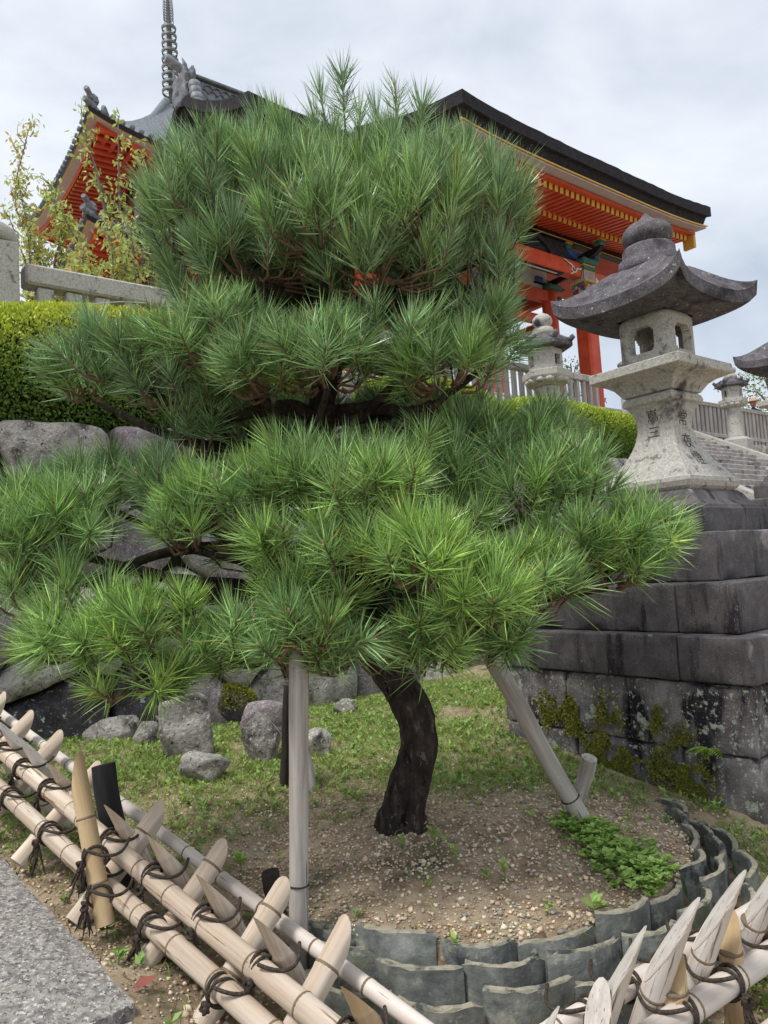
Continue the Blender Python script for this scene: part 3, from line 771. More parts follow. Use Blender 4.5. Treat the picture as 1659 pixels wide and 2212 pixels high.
# ------------------------------------------------------------------ hexagonal lanterns on the bank and by the stairs
def hex_lantern(base, H_, label):
    root = empty('hexagonal_stone_lantern', base, R_(12), label, 'stone lantern', 'hexagonal stone lanterns')
    s = H_ / 1.9
    hx = lambda pr: [(r * s, z * s) for r, z in pr]
    MB().lathe(hx([(.36, -.3), (.36, .12), (.30, .16), (.24, .20)]), 6, sm=False).build('base', 'granite', root)
    MB().lathe(hx([(.175, .18), (.19, .21), (.175, .24), (.160, .50), (.155, .85), (.165, .90), (.17, .92)]), 28).build('shaft', 'granite', root)
    MB().lathe(hx([(.16, .92), (.20, .935), (.28, .98), (.325, 1.03), (.335, 1.05), (.335, 1.13), (.32, 1.14)]), 6, sm=False).build('platform', 'granite', root)
    pl = MB()
    for k in range(12):
        th = 2 * math.pi * (k + .5) / 12; c = (.235 * s * math.cos(th), .235 * s * math.sin(th), 1.0 * s)
        pl.lathe([(.002, -.05 * s), (.06 * s, -.035 * s), (.078 * s, .0), (.06 * s, .03 * s), (.002, .04 * s)], 8, c)
    pl.build('lotus_petals', 'granite', root)
    # fire chamber with two framed openings
    mb = MB()
    for k in range(6):
        a0_, a1_ = 2 * math.pi * (k + .5) / 6, 2 * math.pi * (k + 1.5) / 6
        p0, p1 = V(math.cos(a0_), math.sin(a0_), 0) * .235 * s, V(math.cos(a1_), math.sin(a1_), 0) * .235 * s
        def q(u, z, d=1.): r_ = p0 + (p1 - p0) * u; return (r_[0] * d, r_[1] * d, z * s)
        if k % 2 == 0:
            u0, u1, za, zb = .24, .76, 1.21, 1.36
            mb.add([q(0, 1.14), q(1, 1.14), q(1, 1.44), q(0, 1.44), q(u0, za), q(u1, za), q(u1, zb), q(u0, zb), q(u0, za, .75), q(u1, za, .75), q(u1, zb, .75), q(u0, zb, .75)],
                   [(0, 1, 5, 4), (1, 2, 6, 5), (2, 3, 7, 6), (3, 0, 4, 7), (4, 5, 9, 8), (5, 6, 10, 9), (6, 7, 11, 10), (7, 4, 8, 11)])
        else: mb.add([q(0, 1.14), q(1, 1.14), q(1, 1.44), q(0, 1.44)], [(0, 1, 2, 3)])
    mb.build('fire_chamber', 'granite', root)
    MB().lathe(hx([(.15, 1.14), (.15, 1.44)]), 6, sm=False).build('chamber_core', 'hedge_core', root)
    # roof with curled corner scrolls
    rf = MB().lathe(hx([(.20, 1.44), (.36, 1.45), (.385, 1.47), (.385, 1.52), (.27, 1.58), (.19, 1.64), (.16, 1.67)]), 6, sm=False).build('roof', 'granite_dark', root)
    for k in range(6):
        th = 2 * math.pi * (k + .5) / 6; d = V(math.cos(th), math.sin(th), 0)
        MB().tube([d * .20 * s + V(0, 0, 1.63 * s), d * .30 * s + V(0, 0, 1.57 * s), d * .36 * s + V(0, 0, 1.55 * s), d * .39 * s + V(0, 0, 1.585 * s), d * .375 * s + V(0, 0, 1.615 * s)], [.03 * s, .035 * s, .04 * s, .042 * s, .03 * s], 7).build('roof_scroll', 'granite_dark', rf)
    MB().lathe(hx([(.15, 1.65), (.155, 1.70), (.14, 1.76), (.09, 1.77), (.10, 1.79), (.13, 1.82), (.14, 1.86), (.13, 1.91), (.09, 1.95), (.04, 1.975), (.005, 2.0)]), 24).build('finial', 'granite', root)
    return root
pb = ony(*(1185, 868), 10.0)
top = ony(1168, 675, 10.)
HL = top[2] - 3.0
hex_lantern((pb[0], pb[1], 3.0), HL * 1.9 / 2.0, 'hexagonal stone lantern rising behind the right hedge, before the red gate')
pb = ony(1592, 958, 16.0)
hex_lantern((pb[0], pb[1], pb[2] - .05), 1.7, 'hexagonal stone lantern beside the top of the stone stairs')

# ------------------------------------------------------------------ bamboo fence
def frame(p0, p1, roll=0., org=(0, 0, 0), xdir=None):
    p0, p1 = V(*p0), V(*p1); z = p1 - p0; z /= np.linalg.norm(z)
    a = V(0, 0, 1) if abs(z[2]) < .95 else V(1, 0, 0)
    if xdir is not None: a = None; x = V(*xdir) - z * (V(*xdir) @ z)
    else: x = np.cross(a, z)
    x /= np.linalg.norm(x); y = np.cross(z, x)
    x2 = x * math.cos(roll) + y * math.sin(roll); y2 = np.cross(z, x2)
    M = Matrix.Identity(4); o = p0 - V(*org)
    for i in range(3): M[i][0], M[i][1], M[i][2], M[i][3] = x2[i], y2[i], z[i], o[i]
    return M
def bamboo(Ln, r, pitch=.27, first=.12, cut=0., taper=.93, n=18, bend=0.):
    """culm along +Z; cut>0: slanting cut of that length whose face looks to +X"""
    zs = [0.]; nodes = []
    z = first
    while z < Ln - .03:
        nodes.append(z); zs += [z - .012, z - .004, z, z + .005, z + .014]; z += pitch * random.uniform(.85, 1.15)
    zs = sorted(zs + [Ln * q / 7 for q in range(1, 7)] + [Ln]); vs = []; mb = MB()
    for z in zs:
        rr = r * (1 + (taper - 1) * z / Ln)
        for nd in nodes: rr *= 1 + .05 * math.exp(-((z - nd) / .008) ** 2) - .02 * math.exp(-((z - nd - .012) / .006) ** 2)
        bx = bend * math.sin(math.pi * z / Ln)
        for j in range(n):
            th = 2 * math.pi * j / n; x, y = rr * math.cos(th), rr * math.sin(th)
            zz = z
            if cut: zz = min(z, Ln - cut * (.5 + .5 * math.cos(th)) ** 1.0)
            vs.append((x + bx, y, zz))
    k = len(zs); fs = [(i * n + j, i * n + (j + 1) % n, (i + 1) * n + (j + 1) % n, (i + 1) * n + j) for i in range(k - 1) for j in range(n)]
    mb.add(vs, fs, 0, True); o = (k - 1) * n
    mb.add([vs[o + j] for j in range(n)], [tuple(range(n))], 1); mb.add(vs[:n], [tuple(range(n))[::-1]], 1)
    return mb, [q for q in nodes if q < Ln - cut * .8]
def bam_part(name, root, p0, p1, r, m_, cut=0., roll=0., xdir=None, first=None, pitch=.27, taper=.93, bend=0.):
    Ln = float(np.linalg.norm(V(*p1) - V(*p0))); mb, nodes = bamboo(Ln, r, pitch, first if first is not None else random.uniform(.08, .2), cut, taper, bend=bend)
    o = mb.build(name, [m_, 'bamboo_cut' if m_ != 'bamboo_ochre' else 'bamboo_ochre'], root, mtx=frame(p0, p1, roll, root.location, xdir))
    for q in nodes:
        rr = r * (1 + (taper - 1) * q / Ln) * 1.055; bx = bend * math.sin(math.pi * q / Ln)
        MB().lathe([(rr * .97, q + .002), (rr * 1.015, q + .004), (rr * 1.015, q + .008), (rr * .97, q + .011)], 18, (bx, 0, 0)).build('node_ring', 'bamboo_node', o)
    return o
def rope_tie(root, c, t, g_, r, seed, tassel=True):
    """black hemp lashing: loops round the rail, a loop round the stake, a knot and frayed ends"""
    rnd = random.Random(seed); mb = MB(); c, t, g_ = V(*c), V(*t), V(*g_); up = np.cross(t, g_); up = up if up[2] > 0 else -up
    q = .0052; c = c - V(*root.location)
    for k in range(2):
        s0 = t * (k * .018 - .02); pts = []
        for i in range(19):
            th = 2 * math.pi * i / 18; pts.append(c + s0 + t * .028 * math.sin(th * .5 + k) + (g_ * math.cos(th) + up * math.sin(th)) * (r + q * .8))
        mb.tube(pts, q, 6)
    pts = []
    for i in range(15):
        th = math.pi * (i / 14 * 1.25 - .1); pts.append(c + t * (-.03 - .05 * math.sin(th)) + g_ * (-(r + q) * math.cos(th * .7) + .085 * (i / 14)) + up * (r + q) * (1.02 - .25 * i / 14))
    mb.tube(pts, q, 6)
    kn = c - g_ * (r + .012) - up * (r * .55)
    for k in range(4):
        a = rnd.uniform(0, 6.28); pts = [kn + (t * math.cos(a + i * .9) + up * math.sin(a + i * .9)) * .013 - g_ * .006 * (i % 3) for i in range(7)]
        mb.tube(pts, q, 5)
    if tassel:
        for k in range(9):
            d = V(0, 0, -1) + t * rnd.uniform(-.6, .6) - g_ * rnd.uniform(-.1, .5); ln = rnd.uniform(.05, .11)
            pts = [kn + d * ln * i / 4 + t * rnd.uniform(-.006, .006) for i in range(5)]
            mb.tube(pts, [q * .9, q * .8, q * .8, q * .6, q * .25], 5)
    return mb.build('rope_tie', 'rope', root)
BR = .0325
def tip_s(P0, t, off, u_t):
    best = None
    for s in np.arange(-3.2, 4.2, .01):
        p = P0 + t * s + off; d = p - CAM; dep = d @ FW
        if dep < .3: continue
        u = 829.5 + FPX * (d @ RTV) / dep
        if best is None or abs(u - u_t) < best[0]: best = (abs(u - u_t), s)
    return best[1]
random.seed(31)
FA, FB = ony(638, 2150, 2.03), ony(46, 1658, 3.2)
tl = (FB - FA); tl /= np.linalg.norm(tl); gl = np.cross(tl, V(0, 0, 1)); gl /= np.linalg.norm(gl); gl = gl if gl[0] > 0 else -gl
fl = empty('bamboo_fence', (FA[0], FA[1], float(ground_z(FA[0], FA[1]))), 0, 'low bamboo fence of crossed sharpened stakes running beside the paving slabs', 'fence', 'bamboo fence runs')
Z3 = V(0, 0, 1)
bam_part('rail', fl, FA - tl * .62, FA + tl * 1.35, BR * 1.06, 'bamboo', first=.2, pitch=.215, bend=.012, taper=.9)
bam_part('rail', fl, FA + tl * 1.30 + Z3 * .002, FA + tl * 3.1, BR * 1.0, 'bamboo', pitch=.20)
lo_ = -gl * .088 - Z3 * .062
bam_part('rail', fl, FA - tl * .75 + lo_, FA + tl * .95 + lo_, BR * 1.03, 'bamboo', pitch=.22, bend=-.012)
bam_part('rail', fl, FA + tl * .93 + lo_ - Z3 * .004, FA + tl * 3.0 + lo_, BR * .98, 'bamboo', pitch=.2)
bk = gl * .20 - Z3 * .03
bam_part('rail', fl, FA - tl * .7 + bk, FA + tl * 2.9 + bk, BR * .72, 'bamboo_pale', pitch=.24)
T1 = -gl * .072 + Z3 * .16; T2 = gl * .12 + Z3 * .10
def stakes(root, P0, t, g_, us, T, kind, cross, mats_, cut, below, r=BR):
    for k, (u_t, sc, mname) in enumerate(us):
        Tk = T * sc; s = tip_s(P0, t, cross + Tk, u_t); c = P0 + t * s + cross
        tipp = c + Tk; d = -T / np.linalg.norm(T); 
        gzv = float(ground_z(c[0], c[1])); ln = (c[2] - gzv + .03) / -d[2] if d[2] < 0 else .4
        foot = c + d * min(ln, below)
        face = g_ + t * random.uniform(-.1, .35)
        if kind == 1 and mname == 'bamboo_pale': face = g_ * .8 - t * .5
        if kind == 3: face = -t + g_ * 1.25
        if kind == 4: face = -t - g_ * .1 if u_t > 1200 else g_
        bam_part('stake', root, foot, tipp, r * random.uniform(.93, 1.08), mname, cut=cut * random.uniform(.85, 1.15), xdir=face, first=random.uniform(.08, .2), pitch=.2)
        if kind in (1, 3): rope_tie(root, P0 + t * (s + .02), t, g_, BR * 1.06, k * 7 + kind)
B_, O_, W_ = 'bamboo', 'bamboo_ochre', 'bamboo_pale'
stakes(fl, FA, tl, gl, [(-58, 1, W_), (8, 1, W_), (52, .95, W_), (113, .82, B_), (241, 1.0, B_), (330, 1.08, B_), (440, 1.06, B_), (568, 1.1, B_), (640 + 112, 1.0, O_)], T1, 1, gl * .066, None, .19, .62, BR * .98)
stakes(fl, FA, tl, gl, [(-30, 1., B_), (20, 1, B_), (78, 1, B_), (140, 1, B_), (222, .9, B_), (358, 1.0, B_), (490, 1.05, B_), (622, 1.1, B_), (757, 1.15, B_)], T2, 2, gl * .07 + tl * .0, None, .10, .30, BR * 1.14)
for k in range(7): rope_tie(fl, FA + tl * (-.15 + .36 * k) + lo_, tl, gl, BR * 1.03, 100 + k, k % 2 == 0)
# the ochre upright tied in front of both rails
p_t = ony(160, 1625, 2.55); p_f = ony(228, 1998, 2.44)
bam_part('stake', fl, p_f, p_t, .031, O_, cut=.17, xdir=-gl * .3 + tl, first=.12, pitch=.22)
rope_tie(fl, ony(205, 1850, 2.47), tl, gl, .030, 301); rope_tie(fl, ony(214, 1935, 2.44), tl, gl, .030, 302)
# right-hand run
FR, FR0 = ony(1659, 2066, 2.15), ony(1443, 2212, 1.90)
tr = FR - FR0; tr /= np.linalg.norm(tr); gr = np.cross(Z3, tr); gr /= np.linalg.norm(gr); gr = gr if gr[1] > 0 else -gr
fr = empty('bamboo_fence', (FR0[0], FR0[1], float(ground_z(FR0[0], FR0[1]))), 0, 'low bamboo fence of crossed sharpened stakes along the curved tile edging', 'fence', 'bamboo fence runs')
bam_part('rail', fr, FR0 - tr * .9, FR0 + tr * 1.5, BR * 1.05, W_, pitch=.22, first=.1)
lo2 = -gr * .09 - Z3 * .10
bam_part('rail', fr, FR0 - tr * .9 + lo2, FR0 + tr * 1.5 + lo2, BR, W_, pitch=.22)
bk2 = gr * .16 + Z3 * .0
bam_part('rail', fr, FR0 - tr * .8 + bk2, FR0 + tr * 1.5 + bk2, BR * .9, W_, pitch=.24)
stakes(fr, FR0, tr, gr, [(1180, .7, W_), (1367, 1, W_), (1483, 1.0, W_), (1589, 1.02, W_), (1690, 1, W_), (1790, 1, W_)], -gr * .14 + Z3 * .32, 3, gr * .075, None, .33, .75)
stakes(fr, FR0, tr, gr, [(979, 1.1, B_), (1140, 1.0, B_), (1283, 1.0, B_), (1449, .88, O_), (1572, .92, O_), (1665, .95, O_)], Z3 * .17, 4, gr * .02, None, .13, .6, BR * 1.02)
for k in range(4): rope_tie(fr, FR0 + tr * (-.12 + .17 * k) + bk2, tr, gr, BR * .92, 200 + k, False)

# ------------------------------------------------------------------ posts and props
def wood_pole(name, p0, p1, r0, r1, m_, label, catg, ring=None, n=16, group=None):
    Ln = float(np.linalg.norm(V(*p1) - V(*p0))); e = empty(name, p0, 0, label, catg, group); mb = MB()
    vs = []; k = 14
    for i in range(k + 1):
        r = r0 + (r1 - r0) * i / k
        for j in range(n):
            th = 2 * math.pi * j / n; rr = r * (1 + .05 * mnoise.noise(Vector((math.cos(th) * 1.3, math.sin(th) * 1.3, i * Ln / k * 3 + p0[0] * 9))))
            vs.append((rr * math.cos(th) + .008 * math.sin(i * .7), rr * math.sin(th), Ln * i / k))
    fs = [(i * n + j, i * n + (j + 1) % n, (i + 1) * n + (j + 1) % n, (i + 1) * n + j) for i in range(k) for j in range(n)]
    mb.add(vs, fs, 0, True); mb.add([vs[k * n + j] for j in range(n)], [tuple(range(n))]); mb.add(vs[:n], [tuple(range(n))[::-1]])
    M = frame(p0, p1, 0, p0); mb.build('pole', m_, e, mtx=M)
    if ring:
        MB().lathe([(ring[1] * .9, ring[0]), (ring[1] * 1.12, ring[0] + .002), (ring[1] * 1.12, ring[0] + .006), (ring[1] * .9, ring[0] + .008)], 16).build('binding_wire', 'rope', e, mtx=M)
    return e
p0 = ony(642, 2080, 2.42); p0[2] = min(p0[2], float(ground_z(p0[0], p0[1])) - .05)
wood_pole('prop_pole', p0, ony(646, 1400, 2.44), .029, .033, 'pole_wood', 'upright grey weathered prop pole under the pine, at the left end of the tiles', 'pole', ring=(.31, .031))
q0 = gp(1290, 1790); wood_pole('prop_pole', q0 - V(0, 0, .08), ony(1062, 1420, 2.95), .034, .036, 'pole_wood', 'slanting grey prop pole leaning from the gravel up into the right branches', 'pole', ring=(.24, .036))
q1 = gp(1226, 1775); wood_pole('stake', q1 - V(0, 0, .05), ony(1274, 1636, q1[1] - .12), .03, .031, 'pole_wood', 'short grey stake crossing the foot of the slanting prop pole', 'stake')
q2 = gp(612, 1700); wood_pole('thin_stake', q2 - V(0, 0, .05), ony(622, 1480, q2[1] + .02), .024, .022, 'stake_dark', 'thin dark upright stake just behind the upright prop pole', 'stake')
q3 = gp(682, 1712); wood_pole('slanting_stake', q3 - V(0, 0, .05), ony(640, 1560, q3[1] + .12), .026, .026, 'pole_wood', 'short slanting stake half hidden behind the upright prop pole', 'stake')
b0 = ony(268, 1930, 2.82); b0[2] = min(b0[2], float(ground_z(b0[0], b0[1])) - .05)
wood_pole('black_post', b0, ony(223, 1652, 2.86), .046, .043, 'post_black', 'charred black post standing behind the bamboo rails', 'post')
s0_ = ony(606, 1975, 2.62); s1_ = ony(583, 1885, 2.60)
st_ = wood_pole('hollow_stump', V(s0_[0], s0_[1], float(ground_z(s0_[0], s0_[1])) - .05), s1_, .030, .031, 'stake_dark', 'short hollow black stub of a stake beside the upright prop pole', 'stump')

# ------------------------------------------------------------------ the pine
random.seed(12)
PT = gp(872, 1772)
pine = empty('pine_tree', PT, 0, 'dense clipped black pine with long needles and a curved dark trunk', 'tree')
def lp(p): return V(*p) - PT
tp_uv = [(872, 1800, 3.2, .100), (868, 1768, 3.2, .088), (884, 1700, 3.18, .083), (903, 1630, 3.17, .079), (902, 1570, 3.18, .078), (880, 1510, 3.19, .078), (845, 1455, 3.2, .077), (815, 1400, 3.2, .075),
         (795, 1340, 3.2, .073), (782, 1270, 3.2, .07), (765, 1190, 3.2, .068), (735, 1110, 3.2, .066), (705, 1030, 3.2, .064), (690, 950, 3.2, .062), (695, 870, 3.2, .058), (715, 790, 3.2, .054), (735, 700, 3.2, .05), (745, 600, 3.2, .044), (755, 500, 3.2, .036), (755, 400, 3.2, .028), (750, 310, 3.2, .016)]
TP = [lp(ony(u, v_, y)) for u, v_, y, r in tp_uv]; TRr = [r for *_, r in tp_uv]
# densify and roughen
def catmull(pts, k):
    pts = [2 * pts[0] - pts[1]] + list(pts) + [2 * pts[-1] - pts[-2]]; o = []
    for i in range(1, len(pts) - 2):
        for q in range(k):
            t = q / k; a, b, c, d = pts[i - 1:i + 3]
            o.append(.5 * (2 * b + (c - a) * t + (2 * a - 5 * b + 4 * c - d) * t * t + (3 * b - a - 3 * c + d) * t ** 3))
    o.append(pts[-2]); return o
TP2 = catmull(TP, 5); TR2 = [float(x) for x in np.interp(np.arange(len(TP2)) / 5, np.arange(len(TRr)), TRr)]
tb = MB(); tb.tube(TP2, TR2, 40); 
for i, p in enumerate(tb.v):
    c = TP2[min(i // 40, len(TP2) - 1)]; d = V(*p) - c; pv = Vector(p)
    k = 1 + .09 * mnoise.fractal(pv * 9, 1, 2, 3) + .13 * (abs(mnoise.noise(Vector((p[0] * 26, p[1] * 26, p[2] * 12)))) - .25) + .05 * mnoise.noise(pv * 60)
    if p[2] < .12: k *= 1 + .28 * (1 - max(p[2], 0) / .12) ** 2 * (1 + .5 * math.sin(math.atan2(d[1], d[0]) * 5))
    tb.v[i] = tuple(c + d * k)
tb.build('trunk', 'bark', pine)
def trunk_at(z):
    zz = [p[2] for p in TP2]; i = int(np.argmin([abs(q - z) for q in zz])); return TP2[i], TR2[i]
# pads: u, v, depth, half width, half height (picture units), half depth (m), shoots, brightness, yellow
PADS = [
 (752, 370, 3.2, 70, 40, .14, 8, .95, .2), (868, 370, 3.15, 75, 40, .16, 10, .95, .2), (630, 370, 3.15, 110, 50, .2, 18, .95, .2), (480, 385, 3.15, 100, 50, .2, 22, .95, .15),
 (400, 440, 3.15, 60, 70, .18, 14, .9, .1), (960, 400, 3.2, 90, 70, .2, 20, .9, .15), (760, 440, 3.0, 150, 60, .22, 24, .95, .25), (540, 450, 2.95, 150, 90, .25, 34, .95, .2),
 (700, 500, 2.80, 140, 80, .22, 32, 1.0, .3), (900, 480, 2.92, 130, 90, .24, 32, 1.0, .3), (1040, 480, 3.1, 100, 110, .22, 28, .9, .1), (420, 520, 3.05, 95, 80, .22, 26, .9, .1),
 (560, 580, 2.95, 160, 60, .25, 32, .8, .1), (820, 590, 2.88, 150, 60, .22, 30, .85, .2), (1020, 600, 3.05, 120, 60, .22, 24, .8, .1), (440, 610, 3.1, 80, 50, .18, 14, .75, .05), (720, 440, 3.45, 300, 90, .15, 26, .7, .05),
 (290, 780, 3.0, 140, 65, .22, 28, .95, .2), (470, 740, 2.9, 120, 70, .22, 28, 1.0, .35), (590, 820, 2.85, 110, 55, .2, 20, .95, .3), (705, 790, 2.78, 110, 70, .2, 26, 1.0, .35), (850, 770, 2.9, 110, 75, .22, 24, .95, .25), (960, 810, 2.85, 110, 60, .2, 24, 1.0, .3),
 (1040, 740, 3.05, 60, 75, .2, 20, .9, .15), (200, 830, 3.05, 70, 45, .16, 12, .95, .2), (370, 850, 3.0, 110, 45, .2, 16, .8, .1),
 (110, 1120, 3.0, 100, 60, .22, 20, .95, .3), (250, 1060, 3.1, 100, 60, .22, 18, .9, .2), (60, 1170, 2.75, 100, 80, .22, 22, 1.05, .55), (170, 1150, 2.85, 110, 70, .22, 20, 1., .4), (370, 1070, 3.05, 80, 60, .2, 12, .85, .2),
 (110, 1290, 2.65, 90, 60, .2, 15, 1.0, .5), (200, 1390, 2.5, 120, 65, .2, 22, 1.1, .75), (340, 1370, 2.5, 100, 75, .2, 20, 1.1, .75), (300, 1480, 2.45, 90, 30, .15, 7, 1.1, .7),
 (490, 1090, 2.8, 110, 60, .2, 24, 1.05, .6), (430, 1150, 2.75, 90, 55, .18, 14, 1.0, .5), (660, 1060, 2.75, 110, 70, .2, 22, 1.0, .4), (780, 1070, 2.6, 110, 70, .2, 26, 1.1, .6), (900, 1060, 2.85, 110, 70, .2, 24, 1.0, .45), (640, 1190, 2.55, 100, 45, .18, 14, 1.05, .6),
 (740, 1200, 2.5, 90, 50, .16, 12, 1.05, .55), (560, 1300, 2.55, 100, 60, .18, 14, 1.0, .55), (690, 1310, 2.5, 90, 60, .16, 12, 1.0, .55), (900, 1230, 2.35, 90, 60, .18, 20, 1.15, .8), (1010, 1300, 2.45, 110, 70, .2, 26, 1.15, .75), (1130, 1280, 2.6, 100, 70, .2, 24, 1.1, .65),
 (920, 1370, 2.5, 90, 40, .16, 10, 1., .5), (1090, 1390, 2.6, 80, 35, .16, 10, 1.0, .5), (820, 1390, 2.55, 90, 45, .14, 10, .95, .4), (560, 1410, 2.55, 90, 40, .14, 9, .95, .5), (680, 1400, 2.6, 110, 45, .16, 12, .95, .4), (950, 1420, 2.5, 80, 25, .14, 7, 1.05, .6), (760, 1440, 2.6, 90, 25, .14, 6, .9, .4), (640, 1430, 2.42, 80, 25, .12, 8, 1., .5), (645, 1395, 2.34, 90, 35, .10, 10, 1., .5), (520, 1400, 2.5, 90, 40, .14, 8, .95, .5), (420, 1440, 2.55, 80, 30, .14, 6, .95, .5),
 (1040, 990, 3.05, 110, 65, .22, 22, .9, .3), (1170, 960, 3.15, 70, 60, .2, 14, .9, .3), (1130, 1070, 2.9, 110, 65, .2, 24, 1.0, .4), (1240, 1060, 2.95, 75, 70, .2, 16, 1.0, .4), (1260, 1180, 2.8, 110, 60, .2, 24, 1.05, .55), (1370, 1170, 2.8, 70, 60, .16, 16, 1.05, .55), (1310, 1240, 2.75, 100, 40, .18, 14, 1.0, .45),
 (950, 960, 3.1, 90, 60, .2, 14, .85, .2), (560, 1000, 3.15, 110, 50, .2, 12, .8, .15), (440, 960, 3.1, 90, 45, .2, 8, .8, .15), (980, 1140, 2.8, 110, 50, .2, 16, .95, .4),
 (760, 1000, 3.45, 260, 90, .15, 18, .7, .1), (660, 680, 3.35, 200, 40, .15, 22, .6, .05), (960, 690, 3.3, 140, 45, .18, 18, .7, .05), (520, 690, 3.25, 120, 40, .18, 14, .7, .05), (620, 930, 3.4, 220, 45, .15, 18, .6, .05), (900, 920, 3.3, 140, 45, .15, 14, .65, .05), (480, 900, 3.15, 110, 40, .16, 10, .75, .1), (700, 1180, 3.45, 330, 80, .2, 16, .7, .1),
]
twigs = MB(); buds = MB(); branches = []
NPS = 104
for pi, (u, v_, y, ru, rv, rd, ns, br, yl) in enumerate(PADS):
    c = ony(u, v_, y); sx = ru * y / FPX; sz = rv * y / FPX
    # limb from the trunk to the pad
    base_w = c + V(0, 0, -sz * .75 if v_ < 1340 else sz * .5); tz = base_w[2] - PT[2] - .10 - .10 * abs(base_w[0] - PT[0]); tpnt, trad = trunk_at(max(tz, 1.02))
    A = tpnt; Bp = lp(base_w); mid = (A + Bp) / 2 + V(random.uniform(-.05, .05), random.uniform(-.05, .05), -.07 - .03 * random.random()); dl = np.linalg.norm(Bp - A)
    if dl > .1:
        q1, q2 = A + (mid - A) * .5 + RNG.normal(size=3) * .02, mid + (Bp - mid) * .5 + RNG.normal(size=3) * .02
        path = catmull([A, q1, mid, q2, Bp], 4); r0 = min(.034, trad * .6); mbx = MB().tube(path, list(np.linspace(r0, .012, len(path))), 10, jit=.12)
        mbx.build('branch', 'bark', pine)
    Pn = []; Dn = []; Ln_ = []; Tn = []; Bn = []
    ns = int(ns * (.8 if 1150 < v_ and 400 < u < 880 else 1))
    LEAD = [(742, 215, 3.2, 0), (700, 245, 3.2, -.15), (775, 300, 3.15, .1), (855, 235, 3.15, .03), (905, 280, 3.18, .2), (820, 290, 3.1, -.1), (690, 300, 3.2, -.2)] if pi == 0 else []
    for k in range(ns + len(LEAD)):
        while True:
            q = RNG.normal(size=3); q /= np.linalg.norm(q)
            if q[2] > -.35 and q[1] < .75: break
        rad = random.uniform(.55, 1.0) ** .5 * (random.uniform(1.1, 1.4) if random.random() < .16 else 1)
        pos = c + q * V(sx, rd, sz) * rad
        dr = (pos - (c + V(0, rd * .3, -sz * 1.1))) / V(sx, rd, sz); dr = dr / np.linalg.norm(dr) * V(1, 1, 1) + V(0, -.15 if v_ < 1150 else -.55, .42 if v_ > 700 else .75) + RNG.normal(size=3) * .22; dr /= np.linalg.norm(dr)
        if k >= ns: pos = ony(*LEAD[k - ns][:3]); dr = nrm(V(LEAD[k - ns][3], -.08, 1)); 
        sl = .24 if k >= ns else random.uniform(.08, .15) if v_ > 700 else random.uniform(.10, .19)                       # needle-bearing length of the shoot
        p_b = pos - dr * sl * .55; p_t_ = pos + dr * sl * .45
        hub = base_w + (pos - base_w) * .35 + V(0, 0, -.02)
        twigs.tube([lp(hub), lp((hub + p_b) / 2 + V(0, 0, -.012) + RNG.normal(size=3) * .008), lp(p_b), lp(p_t_)], [.0065, .0055, .0048, .0035], 5)
        if random.random() < .6:
            for e in range(random.choice((1, 2, 3))):
                dd = dr + RNG.normal(size=3) * (.0 if e == 0 else .35); dd /= np.linalg.norm(dd); bl = random.uniform(.014, .034) * (1 if e == 0 else .55)
                buds.tube([lp(p_t_), lp(p_t_ + dd * bl * .3), lp(p_t_ + dd * bl * .8), lp(p_t_ + dd * bl)], [.003, .0042, .0034, .0006], 6)
        n = int(NPS * random.uniform(.6, 1.3) * (1.25 if sl > .15 else 1)); s = RNG.random(n) ** .75
        Q = p_b + (p_t_ - p_b) * s[:, None]
        a = RNG.normal(size=(n, 3)); a = a - (a @ dr)[:, None] * dr; a = nrm(a)
        ang = np.radians((70 if v_ > 700 else 60) + random.uniform(-14, 10) - 38 * s + RNG.normal(size=n) * 9)
        Dv = dr * np.cos(ang)[:, None] + a * np.sin(ang)[:, None]
        ln = random.uniform(.095, .155) * RNG.uniform(.8, 1.1, n)
        Pn.append(Q); Dn.append(Dv); Ln_.append(ln)
        Bn.append(dr * .10 + V(0, 0, -.10) * (1 - Dv[:, 2:3]) * RNG.uniform(.2, 1.2, (n, 1)))
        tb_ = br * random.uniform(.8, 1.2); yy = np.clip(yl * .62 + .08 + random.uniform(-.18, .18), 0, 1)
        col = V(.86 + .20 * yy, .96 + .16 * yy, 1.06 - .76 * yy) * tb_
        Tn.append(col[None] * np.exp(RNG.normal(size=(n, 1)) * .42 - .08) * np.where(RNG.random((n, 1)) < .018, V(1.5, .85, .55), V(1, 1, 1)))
    v, f, t = blades(np.concatenate(Pn), np.concatenate(Dn), np.concatenate(Bn), np.concatenate(Ln_), .0033, np.concatenate(Tn))
    quick('needle_pad', v - PT, f, 'needle', t, pine)
o = twigs.build('twigs', 'twig', pine); tag(o, kind='stuff')
o = buds.build('candle_buds', 'bud', pine); tag(o, kind='stuff')
